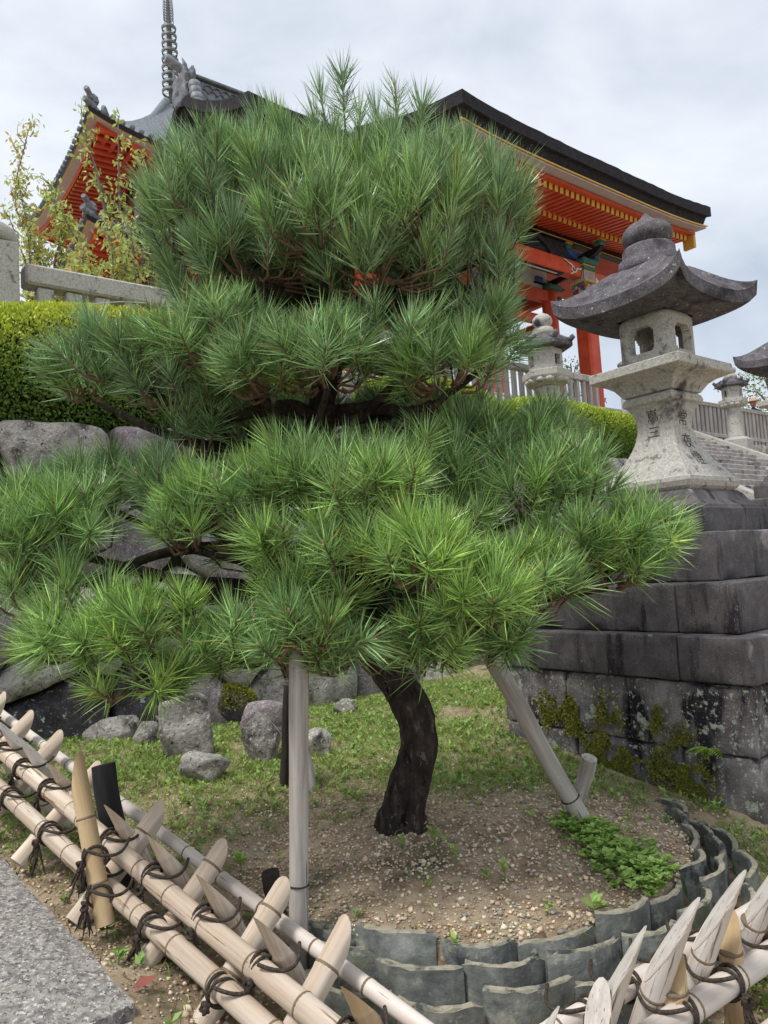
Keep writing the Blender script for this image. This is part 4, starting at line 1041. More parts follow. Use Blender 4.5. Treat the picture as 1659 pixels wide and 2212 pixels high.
# heavy dark limbs seen under the tiers
for uvs in [((700, 905, 3.2), (600, 880, 3.05), (500, 900, 2.98), (440, 880, 2.95)), ((700, 900, 3.2), (800, 880, 3.05), (880, 890, 2.95), (940, 870, 2.9)), ((740, 660, 3.2), (640, 640, 3.05), (560, 620, 2.95), (480, 640, 2.95)),
            ((740, 650, 3.2), (840, 660, 3.05), (930, 670, 3.0), (1000, 640, 3.0)), ((790, 1330, 3.2), (700, 1260, 3.0), (600, 1250, 2.85), (500, 1200, 2.8)), ((800, 1340, 3.2), (930, 1290, 2.95), (1050, 1300, 2.75)), ((770, 1210, 3.2), (600, 1180, 3.15), (380, 1190, 3.0), (200, 1250, 2.8)), ((790, 1300, 3.2), (950, 1200, 3.1), (1150, 1180, 2.95), (1300, 1210, 2.85))]:
    path = catmull([lp(ony(*q)) for q in uvs], 5)
    mbx = MB().tube(path, list(np.linspace(.036, .014, len(path))), 14, jit=.14); mbx.build('branch', 'bark', pine)

# ------------------------------------------------------------------ clipped hedges on the bank
def onb(u, v_, b):
    d = ray(u, v_); t = (b - ((CAM - GO) @ LV)) / (d @ LV); p = CAM + d * t; return (p - GO) @ RV, p[2]
def superpts(n, h, e):
    q = nrm(RNG.normal(size=(n, 3))) 
    q = q * RNG.uniform(.4, 1, (n, 3)) ** .3; s = (np.abs(q) ** e).sum(1) ** (-1 / e); p = q * s[:, None]
    nn = nrm(np.sign(p) * np.abs(p) ** (e - 1) / h); return p * h, nn
def hedge(a0, a1, b0, b1, z0, z1, nl, label, shear=0., hue=None, e=3.4):
    ca, cb, cz = (a0 + a1) / 2, (b0 + b1) / 2, (z0 + z1) / 2; h = V((a1 - a0) / 2, (b1 - b0) / 2, (z1 - z0) / 2)
    root = empty('hedge', ab(ca, cb, z0), AZ, label, 'hedge')
    v = ICOV.copy(); s = (np.abs(v) ** e).sum(1) ** (-1 / e); v = v * s[:, None]
    bump = np.array([mnoise.fractal(Vector(p * h * 2.2 + ca), 1, 2, 3) for p in v]); v = v * h * (.93 + .03 * bump)[:, None]
    v[:, 2] += h[2] + shear * v[:, 0]
    quick('branch_core', v, ICOF, 'hedge_core', parent=root, smooth=True)
    P, Nn = superpts(nl, h, e); keep = (P[:, 1] < h[1] * .9); P, Nn = P[keep], Nn[keep]
    n = len(P); bm = np.array([mnoise.fractal(Vector(p * 2.2 + ca), 1, 2, 3) for p in P])
    P = P * (.975 + .03 * bm + RNG.uniform(-.06, .025, n) + .05 * (RNG.random(n) < .03) * RNG.random(n))[:, None]; zr = P[:, 2] / h[2]
    P[:, 2] += h[2] + shear * P[:, 0]
    D = Nn * .8 + RNG.normal(size=(n, 3)) * .55 + V(0, 0, .35)
    growth_shade = np.clip((zr + .15) * 1.2 + RNG.normal(size=n) * .3, 0, 1)
    col = np.stack([.44 + .86 * growth_shade, .58 + .66 * growth_shade, .66 + .3 * growth_shade], 1)  # paler new growth on top; shade of the lower leaves put into the colour
    if hue is not None: col = col * hue(P)
    col = col * RNG.uniform(.7, 1.3, (n, 1))
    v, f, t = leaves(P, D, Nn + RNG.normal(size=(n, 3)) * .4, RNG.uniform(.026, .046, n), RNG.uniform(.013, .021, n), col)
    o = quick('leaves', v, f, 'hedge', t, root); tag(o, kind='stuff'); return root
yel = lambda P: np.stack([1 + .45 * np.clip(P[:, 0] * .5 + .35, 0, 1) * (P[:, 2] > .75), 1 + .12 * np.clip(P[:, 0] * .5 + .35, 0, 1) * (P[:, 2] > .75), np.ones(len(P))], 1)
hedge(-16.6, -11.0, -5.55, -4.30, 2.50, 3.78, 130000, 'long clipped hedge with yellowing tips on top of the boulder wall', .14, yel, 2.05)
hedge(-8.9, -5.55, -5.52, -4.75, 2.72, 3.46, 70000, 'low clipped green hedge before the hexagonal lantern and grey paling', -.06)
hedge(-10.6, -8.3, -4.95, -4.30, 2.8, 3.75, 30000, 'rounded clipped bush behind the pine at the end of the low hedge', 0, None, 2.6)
# white cord lying along the top of the left hedge
pts = []
for (u, v_) in ((-40, 706), (0, 690), (60, 684), (110, 668), (150, 655), (200, 656), (260, 652), (320, 655)):
    pts.append(ony(u, v_, 5.75 + .0012 * u))
tag(MB().tube(catmull(pts, 4), .004, 5).build('cord', 'white_cord'), 'thin white cord stretched over the top of the long hedge', 'cord')

# ------------------------------------------------------------------ stone balustrade, left
ra, rz_ = onb(49, 577, -3.95); ra2, rz2 = onb(278, 618, -3.95); rz_ = (rz_ + rz2) / 2
bal = empty('stone_balustrade', ab(ra - .2, -3.95, 3.0), AZ, 'weathered stone balustrade with a round-capped post behind the long hedge', 'balustrade')
bal_z = rz_ - 3.0
pw = .46
MB().box((-.10, 0, (bal_z + .13) / 2), (pw, .44, bal_z + .13), bev=.015).build('post', 'granite', bal)
MB().lathe([(.20, 0), (.255, .015), (.27, .06), (.262, .11), (.235, .15), (.12, .17), (.01, .175)], 28, (-.10, 0, bal_z + .132)).build('post_cap', 'granite', bal)
x0 = .20
for k in range(4):
    MB().box((x0 + .76 + k * 1.525, 0, bal_z - .09), (1.52, .22, .19), bev=.02).build('rail', 'granite', bal)
for k, uc in enumerate((96, 157, 218, 280, 341, 402, 462)):
    ac, _ = onb(uc, 640, -3.95)
    MB().box((ac - ra + .2, 0, (bal_z - .19) / 2), (.145, .15, bal_z - .19), bev=.012).build('baluster', 'granite', bal)
MB().box((2.6, 0, .06), (5.2, .3, .14), bev=.02).build('curb', 'granite', bal)

# ------------------------------------------------------------------ wooden palings
def paling(name, a0, a1, b, z0, z1, label, pitch=.135, drop=0., wdt=.07):
    root = empty(name, ab(a0, b, z0), AZ, label, 'fence')
    n = int((a1 - a0) / pitch)
    me = MB().box((0, 0, (z1 - z0) / 2), (wdt, .06, z1 - z0), bev=.008); base = None
    for k in range(n):
        if base is None: base = me.build('pale', 'fence_wood', root); o = base
        else: o = base.copy(); COL.objects.link(o); o.parent = root
        o.location = (k * pitch + .05, 0, -drop * k * pitch)
    L_ = a1 - a0; Mx = Matrix.Rotation(math.atan(drop), 4, 'Y')
    for zz, hh in ((z1 - z0 + .05, .10), (.18, .09)):
        o = MB().box((0, 0, 0), (L_ / math.cos(math.atan(drop)), .11, hh), bev=.01).build('rail', 'fence_wood', root); o.location = (L_ / 2, 0.003, zz - drop * L_ / 2); o.rotation_euler = (0, math.atan(drop), 0)
    return root
f1 = paling('paling_fence', -10.2, -5.25, -4.0, 3.05, 4.30, 'grey wooden paling fence above the low hedge, in front of the red gate', .158)
f2 = paling('paling_fence', .35, 6.6, -2.0, 4.12, 4.98, 'grey wooden paling fence beyond the stone stairs', .19, .0, .11)
# a post with an onion cap in the first fence
ka, kz = onb(1334, 795, -4.0)
op = empty('capped_post', ab(ka, -4.0, 3.05), AZ, 'fence post with dark onion-shaped metal cap beside the paling', 'post')
MB().box((0, -.08, (kz - 3.1) / 2), (.10, .09, kz - 3.1), bev=.01).build('post', 'fence_wood', op)
MB().lathe([(.055, 0), (.06, .02), (.05, .03), (.07, .06), (.072, .085), (.05, .11), (.015, .13), (.002, .14)], 16, (0, -.08, kz - 3.1)).build('cap', 'bronze', op)
# low boulder wall under the far paling
random.seed(44)
sd3 = [V(a_ + random.uniform(-.1, .1), .2 + random.uniform(-.05, .05)) for a_ in np.arange(.2, 6.2, .42)] + [V(a_ + random.uniform(-.1, .1), .55 + random.uniform(-.05, .05)) for a_ in np.arange(.0, 6.2, .55)]
rough_wall('boulder_footing', .4, 6.6, -2.25, 3.35, 4.12, sd3, 'low boulder footing under the paling beyond the stairs', lambda c, i: 'rock', mtop=.05)

# ------------------------------------------------------------------ stone stairs
stz = lambda b: 4.236 + .52 * (b + 2.43)
stairs = empty('stone_stairs', ab(-2.5, -5.5, stz(-5.5)), AZ, 'broad flight of worn grey stone steps climbing to the gate', 'stairs')
sl = lambda a, b, z: (a + 2.5, b + 5.5, z - stz(-5.5))
b = -9.6; k = 0; random.seed(9)
while b < -1.0:
    zt = stz(b) - .05; cuts = [-4.86, random.uniform(-3.9, -2.6), random.uniform(-2.3, -1.0), -.14]
    for i in range(3):
        MB().box(sl((cuts[i] + cuts[i + 1]) / 2, b + .18, zt - .09), (cuts[i + 1] - cuts[i] - .008, .36, .18 + random.uniform(0, .006)), bev=.012).build('step', 'step_light', stairs) if False else MB().box(sl((cuts[i] + cuts[i + 1]) / 2, b + .18, zt - .09), (cuts[i + 1] - cuts[i] - .008, .36, .18), bev=.014).build('step', 'step_light', stairs)
    b += .26; k += 1
for aa in (-5.0, 0.0):
    vs = []
    for bb in (-9.9, -.95):
        for da, dz in ((-.14, -.5), (.14, -.5), (.14, .0), (-.14, .0)): vs.append(sl(aa + da, bb, stz(bb) + dz))
    MB().add(vs, [(0, 3, 2, 1), (4, 5, 6, 7), (0, 1, 5, 4), (1, 2, 6, 5), (2, 3, 7, 6), (3, 0, 4, 7)]).build('stringer', 'granite', stairs)

# ------------------------------------------------------------------ the red gate
gate = empty('temple_gate', ab(0, 0, 5.0), AZ, 'vermilion temple gate with black bark roof and carved painted brackets', 'gate')
gl_ = lambda a, b, z: (a, b, z - 5.0)
def gbox(name, a0, a1, b0, b1, z0, z1, m_, bev=0., parent=None):
    return MB().box(gl_((a0 + a1) / 2, (b0 + b1) / 2, (z0 + z1) / 2), (a1 - a0, b1 - b0, z1 - z0), bev=bev).build(name, m_, parent or gate)
gbox('stone_platform', -10, 6.2, -.9, 8.6, 3.4, 5.0, 'granite', .04)
AM = -1.74
for a_ in (0.0, -3.48):
    o = gbox('porch_column', a_ - .21, a_ + .21, -.21, .21, 5.0, 7.70, 'vermilion', .05)
    gbox('carved_capital', a_ - .215, a_ + .215, -.215, .215, 7.70, 8.36, 'polychrome', .03, o); bpy.data.objects
    c = o.children[0]; 
    for i, (z0, z1, m_) in enumerate(((8.362, 8.40, 'gold'), (8.402, 8.60, 'plaster'), (8.602, 8.64, 'gold'), (8.642, 8.76, 'teal'), (8.762, 8.80, 'gold'))):
        gbox('painted_band', a_ - .222, a_ + .222, -.222, .222, z0, z1, m_, .01, o)
    if True:
        for j in range(9):
            x = a_ - .19 + j * .0475
            gbox('stripe', x - .009, x + .009, -.227, -.22, 8.41, 8.59, ('blue', 'vermilion_deep', 'teal')[j % 3], 0, o); gbox('stripe', a_ - .227, a_ - .22, x - a_ - .009, x - a_ + .009, 8.41, 8.59, ('blue', 'vermilion_deep', 'teal')[j % 3], 0, o)
    gbox('column_base', a_ - .3, a_ + .3, -.3, .3, 5.002, 5.14, 'granite', .04, o)
    # bracket cluster: bearing block, crossed arms, small blocks
    br = gbox('bracket_set', a_ - .30, a_ + .30, -.30, .30, 8.802, 8.94, 'teal', .04)
    gbox('bearing_block', a_ - .24, a_ + .24, -.24, .24, 8.942, 9.02, 'black_lacquer', .02, br)
    for ax in (0, 1):
        for sg in (-1, 1):
            vs = []
            for (d, z0, z1) in ((.0, 8.93, 9.12), (.30, 8.94, 9.12), (.52, 9.0, 9.13), (.62, 9.08, 9.14)):
                for w_ in (-.07, .07):
                    for zz in (z0, z1):
                        vs.append(gl_(a_ + (sg * d if ax == 0 else w_), (w_ if ax == 0 else sg * d), zz + .001 * ax))
            fs = []
            for q in range(3):
                o_ = q * 4; fs += [(o_, o_ + 4, o_ + 5, o_ + 1), (o_ + 2, o_ + 3, o_ + 7, o_ + 6), (o_ + 1, o_ + 5, o_ + 7, o_ + 3), (o_, o_ + 2, o_ + 6, o_ + 4)]
            fs.append((12, 14, 15, 13)); MB().add(vs, fs).build('bracket_arm', 'blue' if ax == 0 else 'black_lacquer', br)
            d = sg * .56
            gbox('small_block', a_ + (d if ax == 0 else 0) - .11, a_ + (d if ax == 0 else 0) + .11, (d if ax else 0) - .11, (d if ax else 0) + .11, 9.142, 9.26, 'teal', .03, br)
            gbox('gold_line', a_ + (d if ax == 0 else 0) - .115, a_ + (d if ax == 0 else 0) + .115, (d if ax else 0) - .115, (d if ax else 0) + .115, 9.262, 9.285, 'gold', 0, br)
    # carved tie beam nose towards the main columns and white animal nose outwards
    MB().tube([gl_(a_ + .2, 0, 8.45), gl_(a_ + .38, 0, 8.5), gl_(a_ + .52, 0, 8.42), gl_(a_ + .62, 0, 8.30), gl_(a_ + .74, 0, 8.33), gl_(a_ + .80, 0, 8.42)], [.12, .15, .12, .08, .06, .02], 10, jit=.1).build('animal_nose', 'white_paint', gate)
# porch tie beam with painted cloud scrolls
for (a0, a1, side) in ((-3.27, -.213, 1),):
    o = gbox('tie_beam', a0, a1, -.14, .14, 8.47, 8.84, 'vermilion', .03)
    gbox('recess', a0 + .55, a1 - .62, -.10, .10, 8.455, 8.468, 'black_lacquer', 0, o)
    gbox('recess_line', a0 + .7, a1 - .8, -.03, .03, 8.450, 8.454, 'white_paint', 0, o)
    def scroll(x0, s):
        P = [(.0, .0), (-.07, -.05), (-.15, -.03), (-.19, -.10), (-.24, -.15), (-.31, -.14), (-.345, -.09), (-.33, -.03), (-.28, -.01), (-.25, -.05), (-.27, -.085)]
        T_ = [(-.30, -.02), (-.38, .03), (-.46, .05), (-.54, .09), (-.62, .11)]; W2 = [(-.29, -.14), (-.33, -.19), (-.40, -.20)]
        mb = MB()
        for q, w_ in ((P, .026), (T_, .028), (W2, .024)):
            pts = catmull([V(*gl_(x0 + s * x * 1.05, -.147, 8.68 + z)) for x, z in q], 4)
            mb.tube(pts, [w_ * (1 - .5 * i / len(pts)) for i in range(len(pts))], 6)
        mb.build('cloud_scroll', 'white_paint', o)
        mb = MB(); pts = catmull([V(*gl_(x0 + s * x * 1.05, -.1445, 8.66 + z)) for x, z in P + T_[1:]], 3); mb.tube(pts, .012, 6).build('scroll_outline', 'black_lacquer', o)  # black painted outline behind the white scroll
    scroll(-.24, 1)
for (a0, a1) in ((-5.6, -3.70), (.22, 2.1)): pass
# eaves purlin, carved panels
gbox('purlin', -5.5, 2.0, -.12, .12, 9.29, 9.50, 'black_lacquer', .02)
for sg in (-.125, .121): gbox('gold_line', -5.5, 2.0, sg, sg + .004, 9.30, 9.32, 'gold', 0)
for a_ in (-5.45, 1.95): gbox('purlin_end', a_ - .02, a_ + .13, -.15, .15, 9.26, 9.53, 'gold', .02)
gbox('carved_panel', -2.9, -.6, -.06, .06, 8.86, 9.28, 'carving', 0) if False else None
mat('carving', ['#1d1c20', '#34333a', '#4a4a52'], 9, rough=.6, bump=1, bscale=14, bdist=.06)
o = gbox('carved_panel', -2.95, -.64, -.05, .05, 8.845, 9.285, 'carving', .02)
# frog-leg strut
MB().tube([gl_(-2.2, -.1, 8.86), gl_(-2.05, -.1, 9.05), gl_(-1.74, -.1, 9.2), gl_(-1.43, -.1, 9.05), gl_(-1.28, -.1, 8.86)], [.03, .05, .06, .05, .03], 8).build('strut', 'carving', gate)
# rafters: two tiers, gilded ends
RS = .177
def rafter_set(b_tip, z_tip, b_in, slope, w_, h_, a0, a1, lift):
    base = None; cap = None; a = a0; ln = b_in - b_tip; ang = math.atan(slope)
    while a < a1:
        dz = lift * abs((a - AM) / 4.2) ** 4
        if base is None:
            base = MB().box((0, ln / 2, 0), (w_, ln, h_)).build('rafter', 'vermilion', gate); o = base
            cap = MB().box((0, -.006, 0), (w_ + .006, .012, h_ + .006)).build('gilt_end', 'gold', o)
        else:
            o = base.copy(); COL.objects.link(o); o.parent = gate; c = cap.copy(); COL.objects.link(c); c.parent = o
        o.location = gl_(a, b_tip, z_tip + dz); o.rotation_euler = (ang, 0, 0); a += RS
rafter_set(-1.62, 9.32, .6, .12, .095, .125, -5.72, 2.2, .12)
rafter_set(-.75, 9.335, 1.25, .24, .10, .13, -5.6, 2.1, .08)
def long_strip(name, b0, b1, z0, z1, m_, lift, a0=-5.80, a1=2.32, parent=None, exp=4):
    mb = MB(); n = 28; vs = []
    for i in range(n + 1):
        a = a0 + (a1 - a0) * i / n; dz = lift * abs((a - AM) / 4.2) ** exp
        vs += [gl_(a, b0, z0 + dz), gl_(a, b1, z0 + dz + .02), gl_(a, b1, z1 + dz + .02), gl_(a, b0, z1 + dz)]
    fs = [(i * 4 + j, (i + 1) * 4 + j, (i + 1) * 4 + (j + 1) % 4, i * 4 + (j + 1) % 4) for i in range(n) for j in range(4)] + [(0, 1, 2, 3), (n * 4 + 3, n * 4 + 2, n * 4 + 1, n * 4)]
    return mb.add(vs, fs).build(name, m_, parent or gate)
long_strip('eave_beam', -.82, -.66, 9.40, 9.50, 'vermilion', .08)
long_strip('eave_fascia', -1.76, -1.55, 9.375, 9.44, 'vermilion', .12)
long_strip('soffit_board', -1.56, .9, 9.43, 9.45, 'vermilion_deep', .12)
long_strip('pale_board', -2.0, -1.72, 9.442, 9.475, 'pinkboard', .13, -5.9, 2.42)
long_strip('gilt_strip', -2.03, -1.97, 9.477, 9.51, 'gold', .13, -5.95, 2.45)
def bark_roof(name, a0, a1, prof, thick, lift, under=.1, n=44, eaves=(True, False)):
    """prof: list of (b, z) of the top surface from front eave to back"""
    mb = MB(); am = (a0 + a1) / 2; hw = (a1 - a0) / 2; m_ = len(prof); vs = []
    def lf(a, i): return lift * abs((a - am) / hw) ** 4 * (1 - .6 * i / (m_ - 1))
    for k, (off, cut) in enumerate(((0, 0), (-thick * .55, .0), (-thick * .55, .09), (-thick, .16))):
        for j in range(n + 1):
            a = a0 + cut + (a1 - a0 - 2 * cut) * j / n
            for i, (b_, z) in enumerate(prof):
                bb = b_ + (cut if i == 0 else 0) - (cut if (i == m_ - 1 and eaves[1]) else 0)
                r_ = (random.uniform(-.012, .012) if k == 0 else 0)
                vs.append(gl_(a, bb, z + off + lf(a, i) + r_))
    S = (n + 1) * m_; q = lambda k, j, i: k * S + j * m_ + i
    fs = []; mi = []
    for j in range(n):
        for i in range(m_ - 1): fs.append((q(0, j, i), q(0, j, i + 1), q(0, j + 1, i + 1), q(0, j + 1, i))[::-1]); mi.append(1); fs.append((q(3, j, i), q(3, j, i + 1), q(3, j + 1, i + 1), q(3, j + 1, i))); mi.append(0)
        for k in range(3):
            fs.append((q(k, j, 0), q(k, j + 1, 0), q(k + 1, j + 1, 0), q(k + 1, j, 0))[::-1]); mi.append(0)
            fs.append((q(k, j, m_ - 1), q(k, j + 1, m_ - 1), q(k + 1, j + 1, m_ - 1), q(k + 1, j, m_ - 1))); mi.append(0)
    for i in range(m_ - 1):
        for k in range(3):
            for j in (0, n): fs.append((q(k, j, i), q(k, j, i + 1), q(k + 1, j, i + 1), q(k + 1, j, i))); mi.append(0)
    o = mb.add(vs, fs); mb.mi = mi; return mb.build(name, ['barkroof', 'barkroof_top'], gate)
gbox('verge_end', 2.24, 2.34, -1.75, -1.45, 9.16, 9.56, 'gold', .01); gbox('verge_end', -5.82, -5.72, -1.75, -1.45, 9.16, 9.56, 'gold', .01)
random.seed(2)
bark_roof('porch_roof', -5.98, 2.50, [(-2.12, 9.97), (-1.5, 10.12), (-.9, 10.29), (-.3, 10.50), (.4, 10.78), (1.2, 11.1)], .455, .13)
bark_roof('main_roof', -8.75, 5.27, [(.75, 10.55), (1.3, 10.75), (2.0, 11.08), (2.8, 11.55), (3.5, 12.05), (4.0, 12.42), (4.5, 12.05), (5.2, 11.55), (6.0, 11.08), (6.7, 10.75), (7.25, 10.55)], .46, .18, eaves=(True, True))
# main eaves and gable
long_strip('main_eave_board', .95, 1.15, 9.95, 10.10, 'vermilion', .0, -8.5, 5.0); long_strip('main_soffit', 1.1, 4.0, 10.1, 10.14, 'vermilion_deep', .0, -8.3, 4.8)
for sg in (-1, 1):
    prof = [(.9, 10.05), (2.0, 10.58), (2.8, 11.02), (3.5, 11.5), (4.0, 11.88)]
    vs = []
    for (b_, z) in prof:
        bb = b_ if sg < 0 else 8 - b_
        for da in (-8.62, -8.54):
            vs += [gl_(da, bb, z), gl_(da, bb, z - .42)]
    fs = []
    for i in range(4): o_ = i * 4; fs += [(o_, o_ + 4, o_ + 5, o_ + 1), (o_ + 2, o_ + 3, o_ + 7, o_ + 6), (o_ + 1, o_ + 5, o_ + 7, o_ + 3), (o_, o_ + 2, o_ + 6, o_ + 4)]
    fs += [(0, 1, 3, 2), (16, 18, 19, 17)]
    MB().add(vs, fs).build('bargeboard', 'darkwood', gate)
MB().add([gl_(-7.9, 1.3, 9.9), gl_(-7.9, 6.7, 9.9), gl_(-7.9, 4.0, 11.7)], [(0, 1, 2)]).build('gable_wall', 'darkwood', gate)
# tiled ridge with scrolls
rg = gbox('ridge', -8.45, 5.0, 3.74, 4.26, 12.30, 12.86, 'rooftile', .03)
gbox('ridge_cap', -8.5, 5.05, 3.66, 4.34, 12.862, 12.93, 'rooftile', .03, rg); gbox('ridge_shadow', -8.4, 4.95, 3.70, 4.30, 12.18, 12.298, 'black_lacquer', 0, rg)
lat = MB()
for i in range(44):
    for row in range(2):
        a = -8.25 + i * .21 + row * .105; c = gl_(a, 3.735, 12.62 + row * .12)
        pts = [V(c[0] + .11 * math.cos(t), c[1] - .01 * (row + 1), c[2] + .10 * math.sin(t) - .05) for t in np.linspace(.2, math.pi - .2, 7)]
        lat.tube(pts, .016, 5)
lat.build('ridge_lattice', 'rooftile', rg)
for i in range(22):
    a = -8.1 + i * .55
    o = MB().lathe([(.005, -.05), (.085, -.05), (.095, -.035), (.095, .12)], 16).build('round_tile', 'rooftile', rg); o.location = gl_(a, 3.70, 12.42); o.rotation_euler = (-math.pi / 2, 0, 0); 
    if True: o.rotation_euler = (R_(-90), 0, 0)
v = rock_mesh(77, (.34, .95, .85), .35, .5, cuts=0); me = bpy.data.meshes.new('ogre_tile'); me.from_pydata(v.tolist(), [], ICOF.tolist()); me.materials.append(MATS['rooftile']); me.polygons.foreach_set('use_smooth', [True] * len(ICOF)); me.update()
og = link('ogre_tile', me, gate); og.location = gl_(-8.62, 4.0, 12.62)
for sg in (-1, 1): MB().tube([(0, sg * .2, .25), (-.08, sg * .3, .45), (-.12, sg * .26, .62)], [.08, .05, .01], 8).build('horn', 'rooftile', og)
for k in range(4):
    for sg in (-1, 1): MB().lathe([(.02, 0), (.13, .02), (.15, .14), (.13, .26), (.02, .28)], 12, (.08, sg * (.42 + .05 * k), -.25 - .17 * k)).build('side_scroll', 'rooftile', og)
MB().tube([(-.40, 0, .66), (-.38, 0, .655), (.1, 0, .48), (.3, 0, .42)], [.08, .11, .10, .10], 16).build('ridge_end_tube', 'rooftile', og)
# main columns, beams and infill behind the porch
for a_ in (-6.3, -3.73, .25):
    for b_ in (1.3, 4.0, 6.7):
        if a_ < -4 and b_ < 2: pass
        MB().lathe([(.20, 0), (.205, .05), (.20, 3.4), (.185, 3.85)], 24, gl_(a_, b_, 5.0)).build('main_column', 'vermilion', gate)
for b_ in (1.3, 4.0, 6.7):
    gbox('beam', -6.3, .45, b_ - .11, b_ + .11, 8.36, 8.66, 'vermilion', .02); gbox('beam', -6.3, .40, b_ - .10, b_ + .10, 7.72, 7.95, 'vermilion', .02)
for a_ in (-6.3, -3.73, .25):
    gbox('cross_beam', a_ - .1, a_ + .1, 1.3, 6.7, 8.37, 8.65, 'vermilion', .02); gbox('cross_beam', a_ - .09, a_ + .09, 1.3, 6.7, 7.73, 7.94, 'vermilion', .02)
gbox('plaster_panel', -6.2, .2, 1.28, 1.32, 8.662, 9.3, 'plaster'); gbox('beam', -6.5, 3.0, 1.16, 1.44, 9.30, 9.55, 'vermilion', .02)
gbox('ceiling', -6.2, .4, 1.4, 6.6, 9.0, 9.06, 'darkwood')
for b_ in (4.0, 6.7): gbox('lattice_wall', -6.2, -3.8, b_ - .03, b_ + .03, 5.0, 7.7, 'vermilion_deep'); gbox('plaster_panel', -6.2, .2, b_ - .02, b_ + .02, 7.96, 8.35, 'plaster')
gbox('lattice_wall', -6.25, -6.2, 1.4, 6.6, 5.0, 7.7, 'vermilion')
for a_ in (.25, -3.73):
    br = gbox('bracket_set', a_ - .26, a_ + .26, 1.04, 1.56, 8.672, 8.80, 'teal', .04)
    gbox('small_block', a_ - .55, a_ - .3, 1.18, 1.42, 8.84, 8.98, 'blue', .03, br); gbox('bracket_arm', a_ - .6, a_ + .6, 1.23, 1.37, 8.80, 8.84, 'black_lacquer', 0, br)
    MB().tube([gl_(a_ + .1, 1.3, 8.45), gl_(a_ + .35, 1.3, 8.5), gl_(a_ + .5, 1.3, 8.35), gl_(a_ + .55, 1.3, 8.15), gl_(a_ + .45, 1.3, 7.98)], [.10, .13, .11, .08, .03], 8, jit=.15).build('beam_nose', 'teal', gate)
    gbox('bracket_arm', a_ - .07, a_ + .07, .5, 1.25, 8.80, 8.93, 'black_lacquer', .02, br)

